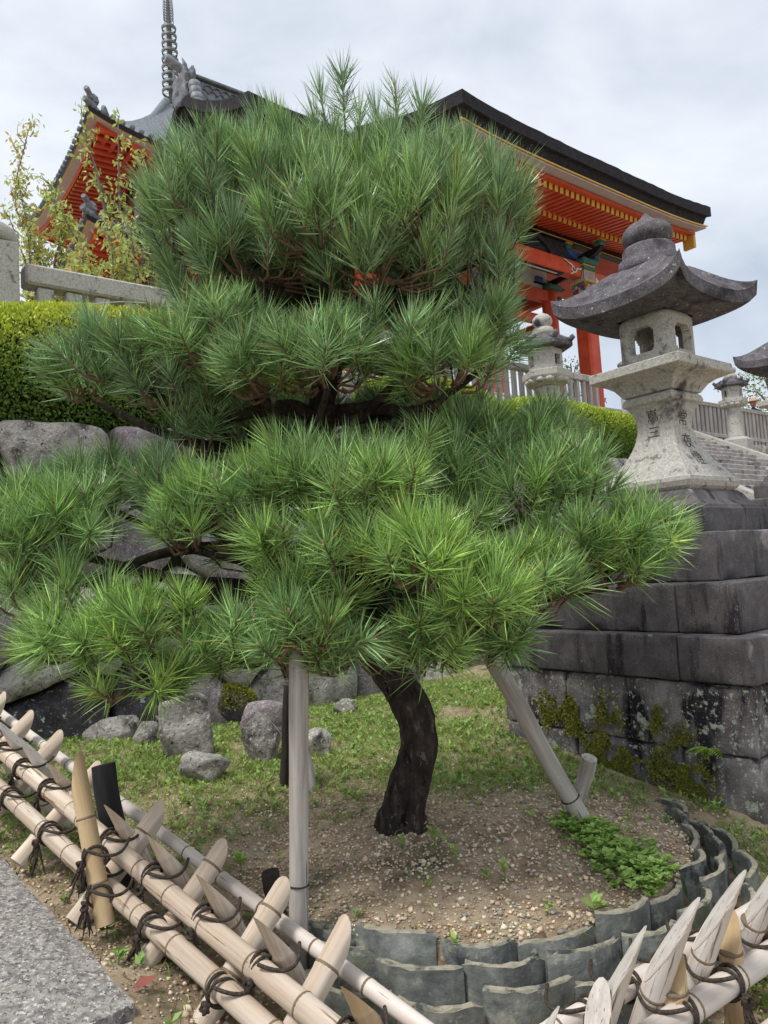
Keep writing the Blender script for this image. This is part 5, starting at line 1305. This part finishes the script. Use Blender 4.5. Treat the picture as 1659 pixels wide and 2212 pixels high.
# ------------------------------------------------------------------ pagoda
PY = 36.0; pc = ony(373, 270, PY); PGZ = 4.6
pag = empty('pagoda', (pc[0], pc[1], PGZ), AZ, 'red three-storey pagoda with grey tiled roofs and a bronze ring spire', 'pagoda')
def pagoda_roof(h, zc, zin, hin, zpeak, hpeak, lift):
    """square tiled roof; zc is the eave height at the corner"""
    ze = zc - lift - PGZ; n, k = 30, 8; mbt = MB(); 
    for side in range(4):
        c_, s_ = math.cos(side * math.pi / 2), math.sin(side * math.pi / 2)
        def P(u, hh, z): x, y = hh, hh * u; return (x * c_ - y * s_, x * s_ + y * c_, z)
        vs = []
        for j in range(k + 1):
            t = j / k; hh = h + (hpeak - h) * t; z = ze + (zpeak - zc + lift) * (t ** 1.35)
            for i in range(n + 1): u = -1 + 2 * i / n; vs.append(P(u, hh, z + lift * abs(u) ** 3 * (1 - t) ** 2))
        mbt.add(vs, [(j * (n + 1) + i, j * (n + 1) + i + 1, (j + 1) * (n + 1) + i + 1, (j + 1) * (n + 1) + i) for j in range(k) for i in range(n)], sm=True)
    roof = mbt.build('roof', 'rooftile', pag)
    def band(name, h0, h1, d0, d1, m_, par):
        mb = MB()
        for side in range(4):
            c_, s_ = math.cos(side * math.pi / 2), math.sin(side * math.pi / 2); vs = []
            for i in range(n + 1):
                u = -1 + 2 * i / n; lf = lift * abs(u) ** 3
                for hh, d in ((h0, d0), (h1, d1)):
                    x, y = hh, hh * u; vs.append((x * c_ - y * s_, x * s_ + y * c_, ze + d + lf))
            mb.add(vs, [(i * 2, i * 2 + 1, i * 2 + 3, i * 2 + 2) for i in range(n)])
        return mb.build(name, m_, par)
    band('tile_edge_board', h, h - .05, 0, -.22, 'black_lacquer', roof); band('gilt_strip', h - .05, h - .12, -.22, -.24, 'gold', roof)
    band('pale_board', h - .12, h - .45, -.24, -.30, 'pinkboard', roof); band('fascia', h - .45, h - .47, -.30, -.50, 'vermilion', roof)
    band('soffit', h - .46, h * .5, -.36, -.10, 'vermilion_deep', roof)
    # rafters on the two visible sides, gilded tips; round tile ends
    base = cap = disc = None; sp = .36; N_ = int(2 * (h - .5) / sp)
    for side in (2, 3):
        c_, s_ = math.cos(side * math.pi / 2), math.sin(side * math.pi / 2)
        for i in range(N_ + 1):
            w_ = -(h - .5) + sp * i; u = w_ / h; lf = lift * abs(u) ** 3; hh = h - .55
            if base is None:
                base = MB().box((-.95, 0, .02), (1.9, .15, .2)).build('rafter', 'vermilion', roof); o = base
                cap = MB().box((.01, 0, .02), (.02, .16, .21)).build('rafter_tip', 'gold', pag); cap.parent = roof; cc = cap
                disc = MB().lathe([(.01, .06), (.09, .06), (.11, .03), (.11, -.5)], 12).build('eave_tile', 'rooftile', roof); dd = disc
            else:
                o = base.copy(); cc = cap.copy(); dd = disc.copy()
                for q in (o, cc, dd): COL.objects.link(q); q.parent = roof
            x, y = hh, w_
            o.location = (x * c_ - y * s_, x * s_ + y * c_, ze - .46 + lf); o.rotation_euler = (0, .06, side * math.pi / 2)
            cc.location = o.location; cc.rotation_euler = o.rotation_euler
            x, y = h + .02, h * (-1 + 2 * (i + .5) / (N_ + 1)); lf = lift * abs(y / h) ** 3
            dd.location = (x * c_ - y * s_, x * s_ + y * c_, ze + .10 + lf); dd.rotation_euler = (0, R_(78), side * math.pi / 2)
    # corner ridge with stacked end tubes
    for sg in ((-1, -1), (-1, 1), (1, -1)):
        d = V(sg[0], sg[1], 0)
        f_ = lambda r, z: tuple(d * r + V(0, 0, z))
        MB().tube([f_(h * .99, ze + lift + .15), f_(h * .9, ze + lift * .72 + .30), f_(h * .78, ze + lift * .5 + .55), f_(h * .6, ze + .9), f_(hpeak, zpeak - PGZ + .1)], [.12, .15, .15, .17, .17], 10).build('corner_ridge', 'rooftile', roof)
        MB().tube([f_(h * 1.02, ze + lift + .62), f_(h * 1.015, ze + lift + .61), f_(h * .93, ze + lift + .35)], [.09, .115, .10], 12).build('corner_tube', 'rooftile', roof)
        MB().tube([f_(h * 1.035, ze + lift + .1), f_(h * 1.03, ze + lift + .1), f_(h * .95, ze + lift + .02)], [.09, .115, .10], 12).build('corner_tube', 'rooftile', roof)
        MB().tube([f_(h * .86, ze + lift * .62 + .95), f_(h * .855, ze + lift * .62 + .94), f_(h * .78, ze + lift * .6 + .5)], [.09, .11, .10], 12).build('corner_tube', 'rooftile', roof)
        v = rock_mesh(88, (.5, .5, .6), .3, .3); me = bpy.data.meshes.new('corner_ogre_tile'); me.from_pydata(v.tolist(), [], ICOF[::1].tolist()); me.materials.append(MATS['rooftile']); me.update(); o = link('corner_ogre_tile', me, roof); o.location = f_(h * .965, ze + lift + .38)
    return roof
zt1, zt2, zt3 = 20.55, 15.9, 11.3
pagoda_roof(5.9, zt1, 0, 0, 25.6, .5, .75); pagoda_roof(6.2, zt2, 0, 0, 18.6, 2.4, .75); pagoda_roof(6.5, zt3, 0, 0, 13.9, 2.7, .75)
for (z0, z1, h) in ((17.6, 20.6, 2.5), (13.2, 16.0, 2.75), (5.2, 11.2, 3.0)):
    bd = MB().box((0, 0, (z0 + z1) / 2 - PGZ), (2 * h, 2 * h, z1 - z0)).build('storey', 'vermilion', pag)
    for x in (-h, -h / 3, h / 3, h):
        for (px, py) in ((x, -h - .02), (-h - .02, x)): MB().lathe([(.2, z0 - PGZ), (.2, z1 - PGZ)], 12, (px, py, 0)).build('column', 'vermilion_deep', bd)
    for q in range(3):
        zz = z1 - PGZ - .3 + q * .32; MB().box((0, 0, zz), (2 * h + .7 + q * 1.1, 2 * h + .7 + q * 1.1, .2)).build('bracket_tier', ('vermilion_deep', 'teal', 'vermilion')[q], bd)
    for x in (-h * .66, 0, h * .66):
        MB().box((x, -h - .01, (z0 + z1) / 2 - PGZ), (h * .45, .03, (z1 - z0) * .5)).build('panel', 'plaster', bd); MB().box((-h - .01, x, (z0 + z1) / 2 - PGZ), (.03, h * .45, (z1 - z0) * .5)).build('panel', 'plaster', bd)
MB().box((0, 0, .3), (9, 9, .9), bev=.05).build('podium', 'granite', pag)
# ring spire
spz = lambda v_: ony(370, v_, PY)[2] - PGZ
sp = MB().tube([(0, 0, 20.4), (0, 0, spz(60)), (0, 0, spz(0)), (0, 0, spz(-60))], [.14, .13, .09, .04], 12).build('spire', 'bronze', pag)
MB().lathe([(.55, 20.4), (.6, 20.7), (.5, 21.0), (.2, 21.2)], 24).build('dew_basin', 'bronze', sp)
for i in range(9):
    z = spz(64 + i * 17.2); r = .35 + .012 * i
    mb = MB(); n = 24
    mb.lathe([(r, -.05), (r + .03, .08), (r - .03, .085), (r - .05, -.05), (r, -.05)], 28, (0, 0, z)); mb.f = mb.f[:-2]; mb.mi = mb.mi[:-2]; mb.sm = mb.sm[:-2]
    for q in range(4): th = q * math.pi / 4; d = V(math.cos(th), math.sin(th), 0); mb.tube([V(0, 0, z + .02) - d * r, V(0, 0, z + .02) + d * r], .012, 5)
    mb.lathe([(.09, -.10), (.12, -.06), (.12, .03), (.09, .06)], 12, (0, 0, z)); mb.build('spire_ring', 'bronze', sp)
fl_ = MB()
for q in range(4):
    th = q * math.pi / 2 + .3; d = V(math.cos(th), math.sin(th), 0); z0, z1 = spz(55), spz(-10)
    for k in range(12):
        z = z0 + (z1 - z0) * k / 11; r = .30 - .0 * k; fl_.tube([d * .08 + V(0, 0, z), d * (r * .7) + V(0, 0, z + .02), d * r + V(0, 0, z + .14)], [.015, .02, .006], 5)
    fl_.tube([d * .30 + V(0, 0, z0 + .1), d * .32 + V(0, 0, (z0 + z1) / 2), d * .27 + V(0, 0, z1)], .018, 5)
fl_.build('flame_ornament', 'bronze', sp)

# ------------------------------------------------------------------ young cherry trees behind the balustrade
random.seed(17)
def cherry(base, tips, label, nl, autumn, seed, group='cherry trees behind the balustrade'):
    rs = np.random.default_rng(seed); root = empty('cherry_tree', base, 0, label, 'tree', group); base = V(*base)
    mb = MB(); P = []; D = []
    for (u, v_, y, r0) in tips:
        tip = ony(u, v_, y) - base; m1 = tip * .35 + V(rs.normal() * .12, rs.normal() * .12, tip[2] * .05); m2 = tip * .7 + rs.normal(size=3) * .10
        path = catmull([V(0, 0, 0), m1, m2, tip], 6); n = len(path); mb.tube(path, list(np.linspace(r0, .006, n)), 7)
        for k in range(n // 4, n):
            for q in range(2):
                d = nrm(rs.normal(size=3) + V(0, 0, .4) + (path[k] - path[k - 1]) * 8 * .4); ln = rs.uniform(.15, .45) * (1.15 - k / n * .6); e = path[k] + d * ln
                mb.tube([path[k], path[k] + d * ln * .5 + rs.normal(size=3) * .02, e], [.006, .004, .002], 4)
                w_ = rs.uniform(0, 1, nl); P.append(path[k] + (e - path[k]) * w_[:, None] + rs.normal(size=(nl, 3)) * .035); D.append(d * .3 + rs.normal(size=(nl, 3)) * .6 + V(0, 0, -.5))
    mb.build('trunk', 'cherry_bark', root)
    P, D = np.concatenate(P), np.concatenate(D); n = len(P); a = (rs.random(n) < autumn)[:, None]
    col = np.where(a, V(1.35, .85, .6), V(1.15, 1.22, .95)) * rs.uniform(.7, 1.25, (n, 1))
    v, f, t = leaves(P, D, rs.normal(size=(n, 3)), rs.uniform(.06, .11, n), rs.uniform(.026, .045, n), col)
    o = quick('crown', v, f, 'cherry_leaf', t, root); tag(o, kind='stuff'); return root
cb = lambda u, v_, y: (lambda p: (p[0], p[1], float(ground_z(p[0], p[1])) - .05))(ony(u, v_, y))
cherry(cb(335, 650, 9.2), [(175, 250, 9.0, .05), (255, 260, 9.1, .045), (300, 330, 9.3, .04), (120, 430, 8.8, .04), (220, 400, 9.2, .045), (280, 480, 9.0, .04), (350, 450, 9.4, .03)], 'slender young cherry tree with pale green leaves against the pagoda', 9, .03, 5)
cherry(cb(125, 640, 9.0), [(60, 285, 9.0, .012), (40, 400, 8.9, .04), (110, 400, 9.0, .045), (160, 470, 9.1, .04), (60, 500, 8.7, .035), (20, 470, 8.8, .03), (150, 560, 8.8, .03)], 'cherry tree with reddish turning leaves behind the capped stone post', 13, .30, 6)
cherry(cb(215, 660, 8.6), [(180, 540, 8.5, .035), (240, 500, 8.6, .03), (275, 560, 8.7, .03), (130, 600, 8.4, .03), (90, 620, 8.3, .03), (300, 600, 8.8, .025), (200, 600, 8.3, .03), (60, 640, 8.2, .03)], 'low cherry tree with yellow and orange leaves just behind the stone rail', 15, .22, 7)
# trees beyond the far paling
def far_tree(base, h, r, nl, label, seed, col0):
    rs = np.random.default_rng(seed); root = empty('leafy_tree', base, 0, label, 'tree', 'trees beyond the stairs'); mb = MB()
    mb.tube([(0, 0, -.1), (.05, 0, h * .3), (0, .05, h * .6), (.0, 0, h * .9)], [.12, .09, .06, .02], 8); P = []
    for k in range(22):
        z = rs.uniform(.35, 1) * h; a = rs.uniform(0, 6.28); rr = r * rs.uniform(.4, 1) * math.sin(math.pi * min(1, (z / h) * .8 + .12)); c = V(math.cos(a) * rr, math.sin(a) * rr, z)
        mb.tube([(0, 0, z * .75), tuple(c * V(.5, .5, 1) - V(0, 0, .1)), tuple(c)], [.03, .02, .008], 5)
        P.append(c + rs.normal(size=(nl // 22, 3)) * V(.42, .42, .22) * r * .6)
    mb.build('trunk', 'cherry_bark', root); P = np.concatenate(P); n = len(P)
    v, f, t = leaves(P, rs.normal(size=(n, 3)) + V(0, 0, -.3), rs.normal(size=(n, 3)) + V(0, 0, 1), rs.uniform(.07, .12, n), rs.uniform(.035, .06, n), col0 * rs.uniform(.6, 1.3, (n, 1)))
    o = quick('crown', v, f, 'tree_leaf', t, root); tag(o, kind='stuff'); return root
p = ony(1665, 860, 24); far_tree((p[0], p[1], 3.9), 3.6, 1.5, 3000, 'light green maple rising beyond the far paling fence', 3, V(1.05, 1.0, .7))
p = ony(1640, 880, 30); far_tree((p[0], p[1], 3.9), 3.6, 1.8, 2500, 'dark green tree standing furthest beyond the far paling fence', 4, V(.6, .75, .7))
p = ony(1235, 812, 26); far_tree((p[0], p[1], 4.4), 4.6, .9, 700, 'wispy sapling beyond the grey paling beside the red porch column', 8, V(1.0, 1.0, .8))
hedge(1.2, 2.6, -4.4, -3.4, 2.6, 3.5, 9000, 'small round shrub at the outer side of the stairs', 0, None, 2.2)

# ------------------------------------------------------------------ visitor behind the far paling
pp = ony(1626.5, 874, 20.6); hz = pp[2]; fz = hz - 1.52
per = empty('person', (pp[0], pp[1], fz), 0, 'person in a wide pale hat looking over the far paling fence', 'person')
skv = [(0, 0, .92), (0, 0, 1.1), (0, 0, 1.3), (0, -.01, 1.40), (0, -.02, 1.46), (.19, 0, 1.33), (.24, .02, 1.05), (.22, -.12, .86), (-.19, 0, 1.33), (-.24, .02, 1.05), (-.22, -.12, .86), (.10, 0, .86), (.11, -.02, .48), (.11, 0, .06), (.11, -.12, .03), (-.10, 0, .86), (-.11, -.02, .48), (-.11, 0, .06), (-.11, -.12, .03)]
ske = [(0, 1), (1, 2), (2, 3), (3, 4), (2, 5), (5, 6), (6, 7), (2, 8), (8, 9), (9, 10), (0, 11), (11, 12), (12, 13), (13, 14), (0, 15), (15, 16), (16, 17), (17, 18)]
skr = [.14, .13, .14, .06, .055, .065, .05, .035, .065, .05, .035, .09, .065, .045, .04, .09, .065, .045, .04]
me = bpy.data.meshes.new('body'); me.from_pydata(skv, ske, []); me.materials.append(MATS['shirt']); body = link('body', me, per)
sk = body.modifiers.new('skin', 'SKIN'); sl_ = me.skin_vertices[0].data
for i, r in enumerate(skr): sl_[i].radius = (r, r * .8)
sl_[0].use_root = True; ss = body.modifiers.new('sub', 'SUBSURF'); ss.levels = 1; ss.render_levels = 1
v = ICOV.copy() * V(.078, .095, .115); fr_ = v[:, 1] < 0
v[:, 1] -= .022 * np.exp(-((v[:, 0] / .016) ** 2 + ((v[:, 2] + .005) / .03) ** 2)) * fr_      # nose
for sx in (-1, 1): v[:, 1] += .012 * np.exp(-(((v[:, 0] - sx * .032) / .014) ** 2 + ((v[:, 2] - .022) / .012) ** 2)) * fr_
v[:, 1] += .006 * np.exp(-((v[:, 0] / .03) ** 2 + ((v[:, 2] + .055) / .006) ** 2)) * fr_
hd = quick('head', v, ICOF, 'skin', parent=per, smooth=True); hd.location = (0, -.02, 1.545)
for sx in (-1, 1): MB().lathe([(.002, -.02), (.012, -.01), (.014, .01), (.002, .03)], 8, (sx * .078, 0, 0)).build('ear', 'skin', hd); MB().lathe([(.001, -.004), (.009, 0), (.001, .004)], 8, (sx * .032, -.082, .022)).build('eye', 'hair', hd)
MB().box((0, -.088, -.055), (.04, .01, .008)).build('mouth', 'red_leaf', hd)
MB().lathe([(.086, .02), (.088, .06), (.07, .12), (.01, .13)], 16, (0, .012, 0)).build('hair', 'hair', hd)
MB().lathe([(.20, .045), (.205, .05), (.10, .075), (.097, .12), (.08, .15), (.01, .155)], 24).build('hat', 'hat', hd)

# ------------------------------------------------------------------ ground cover: gravel, litter, weeds, grass
def scatter(n, x0, x1, y0, y1, fn):
    P = np.stack([RNG.uniform(x0, x1, n), RNG.uniform(y0, y1, n)], 1); P = P[RNG.random(len(P)) < fn(P[:, 0], P[:, 1])]
    return np.stack([P[:, 0], P[:, 1], ground_z(P[:, 0], P[:, 1])], 1)
bo = lambda x, y: (x - GO[0]) * LV[0] + (y - GO[1]) * LV[1]
def clear(x, y):   # keep clear of wall, pedestal, paving
    dx, dy = x - LC[0], y - LC[1]; lx = dx * cr + dy * sr; ly = -dx * sr + dy * cr
    ped = (np.abs(lx) < .80) & (np.abs(ly) < .80)
    e = (x - e0[0]) * sd_[0] + (y - e0[1]) * sd_[1]
    return (bo(x, y) < WALL_B + .05) & ~ped & (e < -.02)
dr_ = lambda x, y: np.hypot(x - RC[0], y - RC[1])
blotch = np.vectorize(lambda x, y: mnoise.fractal(Vector((x * 1.7, y * 1.7, 3.1)), 1, 2, 3))
P = scatter(70000, -2.6, 2.0, 1.6, 5.0, lambda x, y: clear(x, y) * np.where(dr_(x, y) < RR - .04, 1.0, np.where(y < 3.9, .5, .12)) * np.clip(1.05 - .35 * (y - 2.4), .15, 1))
n = len(P); tn = RNG.uniform(.45, 1.25, (n, 1)) * (V(1, .96, .9) + RNG.normal(size=(n, 3)) * .05); gk = RNG.random(n) < .12; tn[gk] *= V(.55, .62, .72)
v, f, t = octas(P + V(0, 0, .003), RNG.gamma(2.4, .0018, n) + .002, tn); o = quick('gravel', v, f, 'pebble', t); tag(o, 'pale gravel strewn over the soil of the pine bed', 'gravel', kind='stuff')
P = scatter(9000, -2.6, 2.0, 1.4, 4.4, lambda x, y: clear(x, y) * .8); n = len(P); a = RNG.uniform(0, 6.28, n)
v, f, t = blades(P + V(0, 0, .006), np.stack([np.cos(a), np.sin(a), RNG.normal(size=n) * .10], 1), np.zeros((n, 3)), RNG.uniform(.04, .12, n), .0022, RNG.uniform(.6, 1.4, (n, 1)) * np.ones(3), side=np.stack([-np.sin(a), np.cos(a), 0 * a], 1))
o = quick('fallen_needles', v, f, 'litter', t); tag(o, 'brown fallen pine needles scattered on the soil', 'needles', kind='stuff')
def grassd(x, y):
    bl = blotch(x, y); back = sstep(3.3, 4.1, y - .1 * x)
    right = (dr_(x, y) > RR + .2) * sstep(.9, 1.1, x) * (y < 4.2)
    left = sstep(-.4, -1.2, x) * sstep(2.6, 3.3, y) * .5
    return clear(x, y) * np.clip(np.maximum(back, np.maximum(right * 1.3, left)) * (.8 + bl) + .04, 0, 1) * np.where((dr_(x, y) < RR - .02) & (y < 3.2), .15, 1)
P = scatter(200000, -3.0, 2.4, 1.5, 6.8, grassd); n = len(P); a = RNG.uniform(0, 6.28, n)
D = np.stack([np.cos(a) * .5, np.sin(a) * .5, np.ones(n)], 1)
v, f, t = blades(P - V(0, 0, .005), D, np.stack([np.cos(a) * .3, np.sin(a) * .3, -.3 * np.ones(n)], 1), RNG.uniform(.02, .07, n), .003, RNG.uniform(.55, 1.35, (n, 1)) * V(1, 1, .8))
o = quick('grass', v, f, 'grass', t); tag(o, 'short green grass below the boulder wall and round the bed', 'grass', kind='stuff')
def rosettes(P, k, ln, wd, lift, tint, hgt=.0):
    n = len(P); a = RNG.uniform(0, 6.28, (n, k)); sc = RNG.uniform(.6, 1.25, (n, k)); D = np.stack([np.cos(a), np.sin(a), RNG.uniform(lift * .3, lift * 1.6, (n, k))], -1).reshape(-1, 3)
    Q = np.repeat(P, k, 0) + np.stack([np.zeros(n * k), np.zeros(n * k), RNG.uniform(0, 1, n * k) * hgt], 1)
    return leaves(Q, D, np.tile(V(0, 0, 1), (n * k, 1)) + RNG.normal(size=(n * k, 3)) * .2, ln * sc.ravel(), wd * sc.ravel(), np.repeat(tint, k, 0) * RNG.uniform(.75, 1.25, (n * k, 1)))
P = scatter(17000, -3.0, 2.4, 1.5, 6.4, lambda x, y: np.clip(grassd(x, y) * .55 + .02 * clear(x, y) * (y > 1.8), 0, 1)); n = len(P)
tw = RNG.uniform(.7, 1.15, (n, 1)) * np.where(RNG.random((n, 1)) < .4, V(.95, 1.05, .9), V(1.12, 1.08, .8))
o = quick('weeds', *rosettes(P, 6, .036, .016, .9, tw, .025)[:2], 'weed', None) if False else None
v, f, t = rosettes(P, 6, .031, .015, .8, tw, .025); o = quick('weeds', v, f, 'weed', t); tag(o, 'small leafy weeds spreading over the grass and soil', 'weeds', kind='stuff')
# bright clover-like patch spilling from the slanting prop
cc_ = [gp(1265, 1800), gp(1320, 1850), gp(1370, 1885), gp(1420, 1915)]
P = np.concatenate([np.stack([c[0] + RNG.normal(size=150) * .06, c[1] + RNG.normal(size=150) * .055], 1) for c in cc_]); P = np.stack([P[:, 0], P[:, 1], ground_z(P[:, 0], P[:, 1]) + RNG.uniform(0, .045, len(P))], 1)
P = P[dr_(P[:, 0], P[:, 1]) < RR - .04]
v, f, t = rosettes(P, 7, .026, .017, .35, np.tile(V(1.12, 1.18, .85), (len(P), 1)), .012); o = quick('ground_cover', v, f, 'weed', t); tag(o, 'bright green leafy mat spreading from the slanting prop to the tiles', 'ground cover', kind='stuff')
# separate seedlings and sprouts
def sprout(uv, k, ln, wd, label, lift=.7, tint=V(1.05, 1.12, .8), hgt=.05):
    p = gp(*uv); root = empty('seedling', p, 0, label, 'plant')
    MB().tube([(0, 0, -.01), (.004, .0, hgt * .6), (.0, .003, hgt)], [.003, .0025, .0015], 5).build('stem', 'weed_stem', root)
    v, f, t = rosettes(np.array([[0, 0, hgt * .4]]), k, ln, wd, lift, np.array([tint]), hgt * .6)
    quick('leaves', v, f, 'weed', t, root); return root
mat('weed_stem', ['#6f8a45', '#8aa55a'], 20, rough=.6)
sprout((1283, 1985), 7, .06, .03, 'broad-leaved seedling just inside the tile rim', .6, V(1.1, 1.2, .9), .05)
sprout((940, 1850), 14, .035, .02, 'small leafy seedling standing in the gravel right of the trunk', .9, hgt=.10)
sprout((870, 1850), 12, .03, .018, 'low leafy seedling in the gravel just before the trunk', .8, hgt=.06)
sprout((985, 1865), 8, .03, .017, 'tiny seedling in the open gravel right of the trunk', .8, hgt=.05)
sprout((1090, 1905), 9, .028, .017, 'lone seedling in the middle of the open gravel', .9, hgt=.06)
sprout((230, 2030), 12, .05, .04, 'round-leaved weed at the foot of the ochre stake', .5, V(.8, 1.0, .7), .07)
sprout((255, 2085), 7, .04, .03, 'small round-leaved weed beside the paving slab edge', .5, V(.85, 1.0, .7), .04)
sprout((520, 1890), 14, .04, .022, 'leafy weed growing behind the back rail near the hollow stub', .8, hgt=.07)
sprout((610, 1990), 8, .04, .022, 'leafy weed between the hollow stub and the prop pole', .6, hgt=.04)
# fallen red leaf
p = gp(284, 2136, .01); a = leaves(np.array([[0, 0, 0.]]), np.array([[.8, .5, .15]]), np.array([[-.1, -.3, 1.]]), .075, .045, np.ones((1, 3)), .12)
o = quick('fallen_leaf', a[0], a[1], 'red_leaf'); o.location = p; tag(o, 'single fallen reddish leaf beside the paving slab', 'leaf')
# moss cushions on the boulders
for (u, v_, y, s, lab) in ((500, 1535, None, .16, 'thick green moss cushion on the boulder between the standing stones'),):
    p = gp(u, v_ + 20); n = 2600; q = nrm(RNG.normal(size=(n, 3))); q[:, 2] = np.abs(q[:, 2]); Pm = q * V(.20, .14, .17) + V(p[0], p[1] - .02, p[2] + .10)
    v, f, t = blades(Pm, q + RNG.normal(size=(n, 3)) * .5, np.zeros((n, 3)), RNG.uniform(.015, .03, n), .007, RNG.uniform(.6, 1.4, (n, 1)) * V(1.1, 1.1, .8)); o = quick('moss_cushion', v, f, 'moss', t); tag(o, lab, 'moss', kind='stuff')
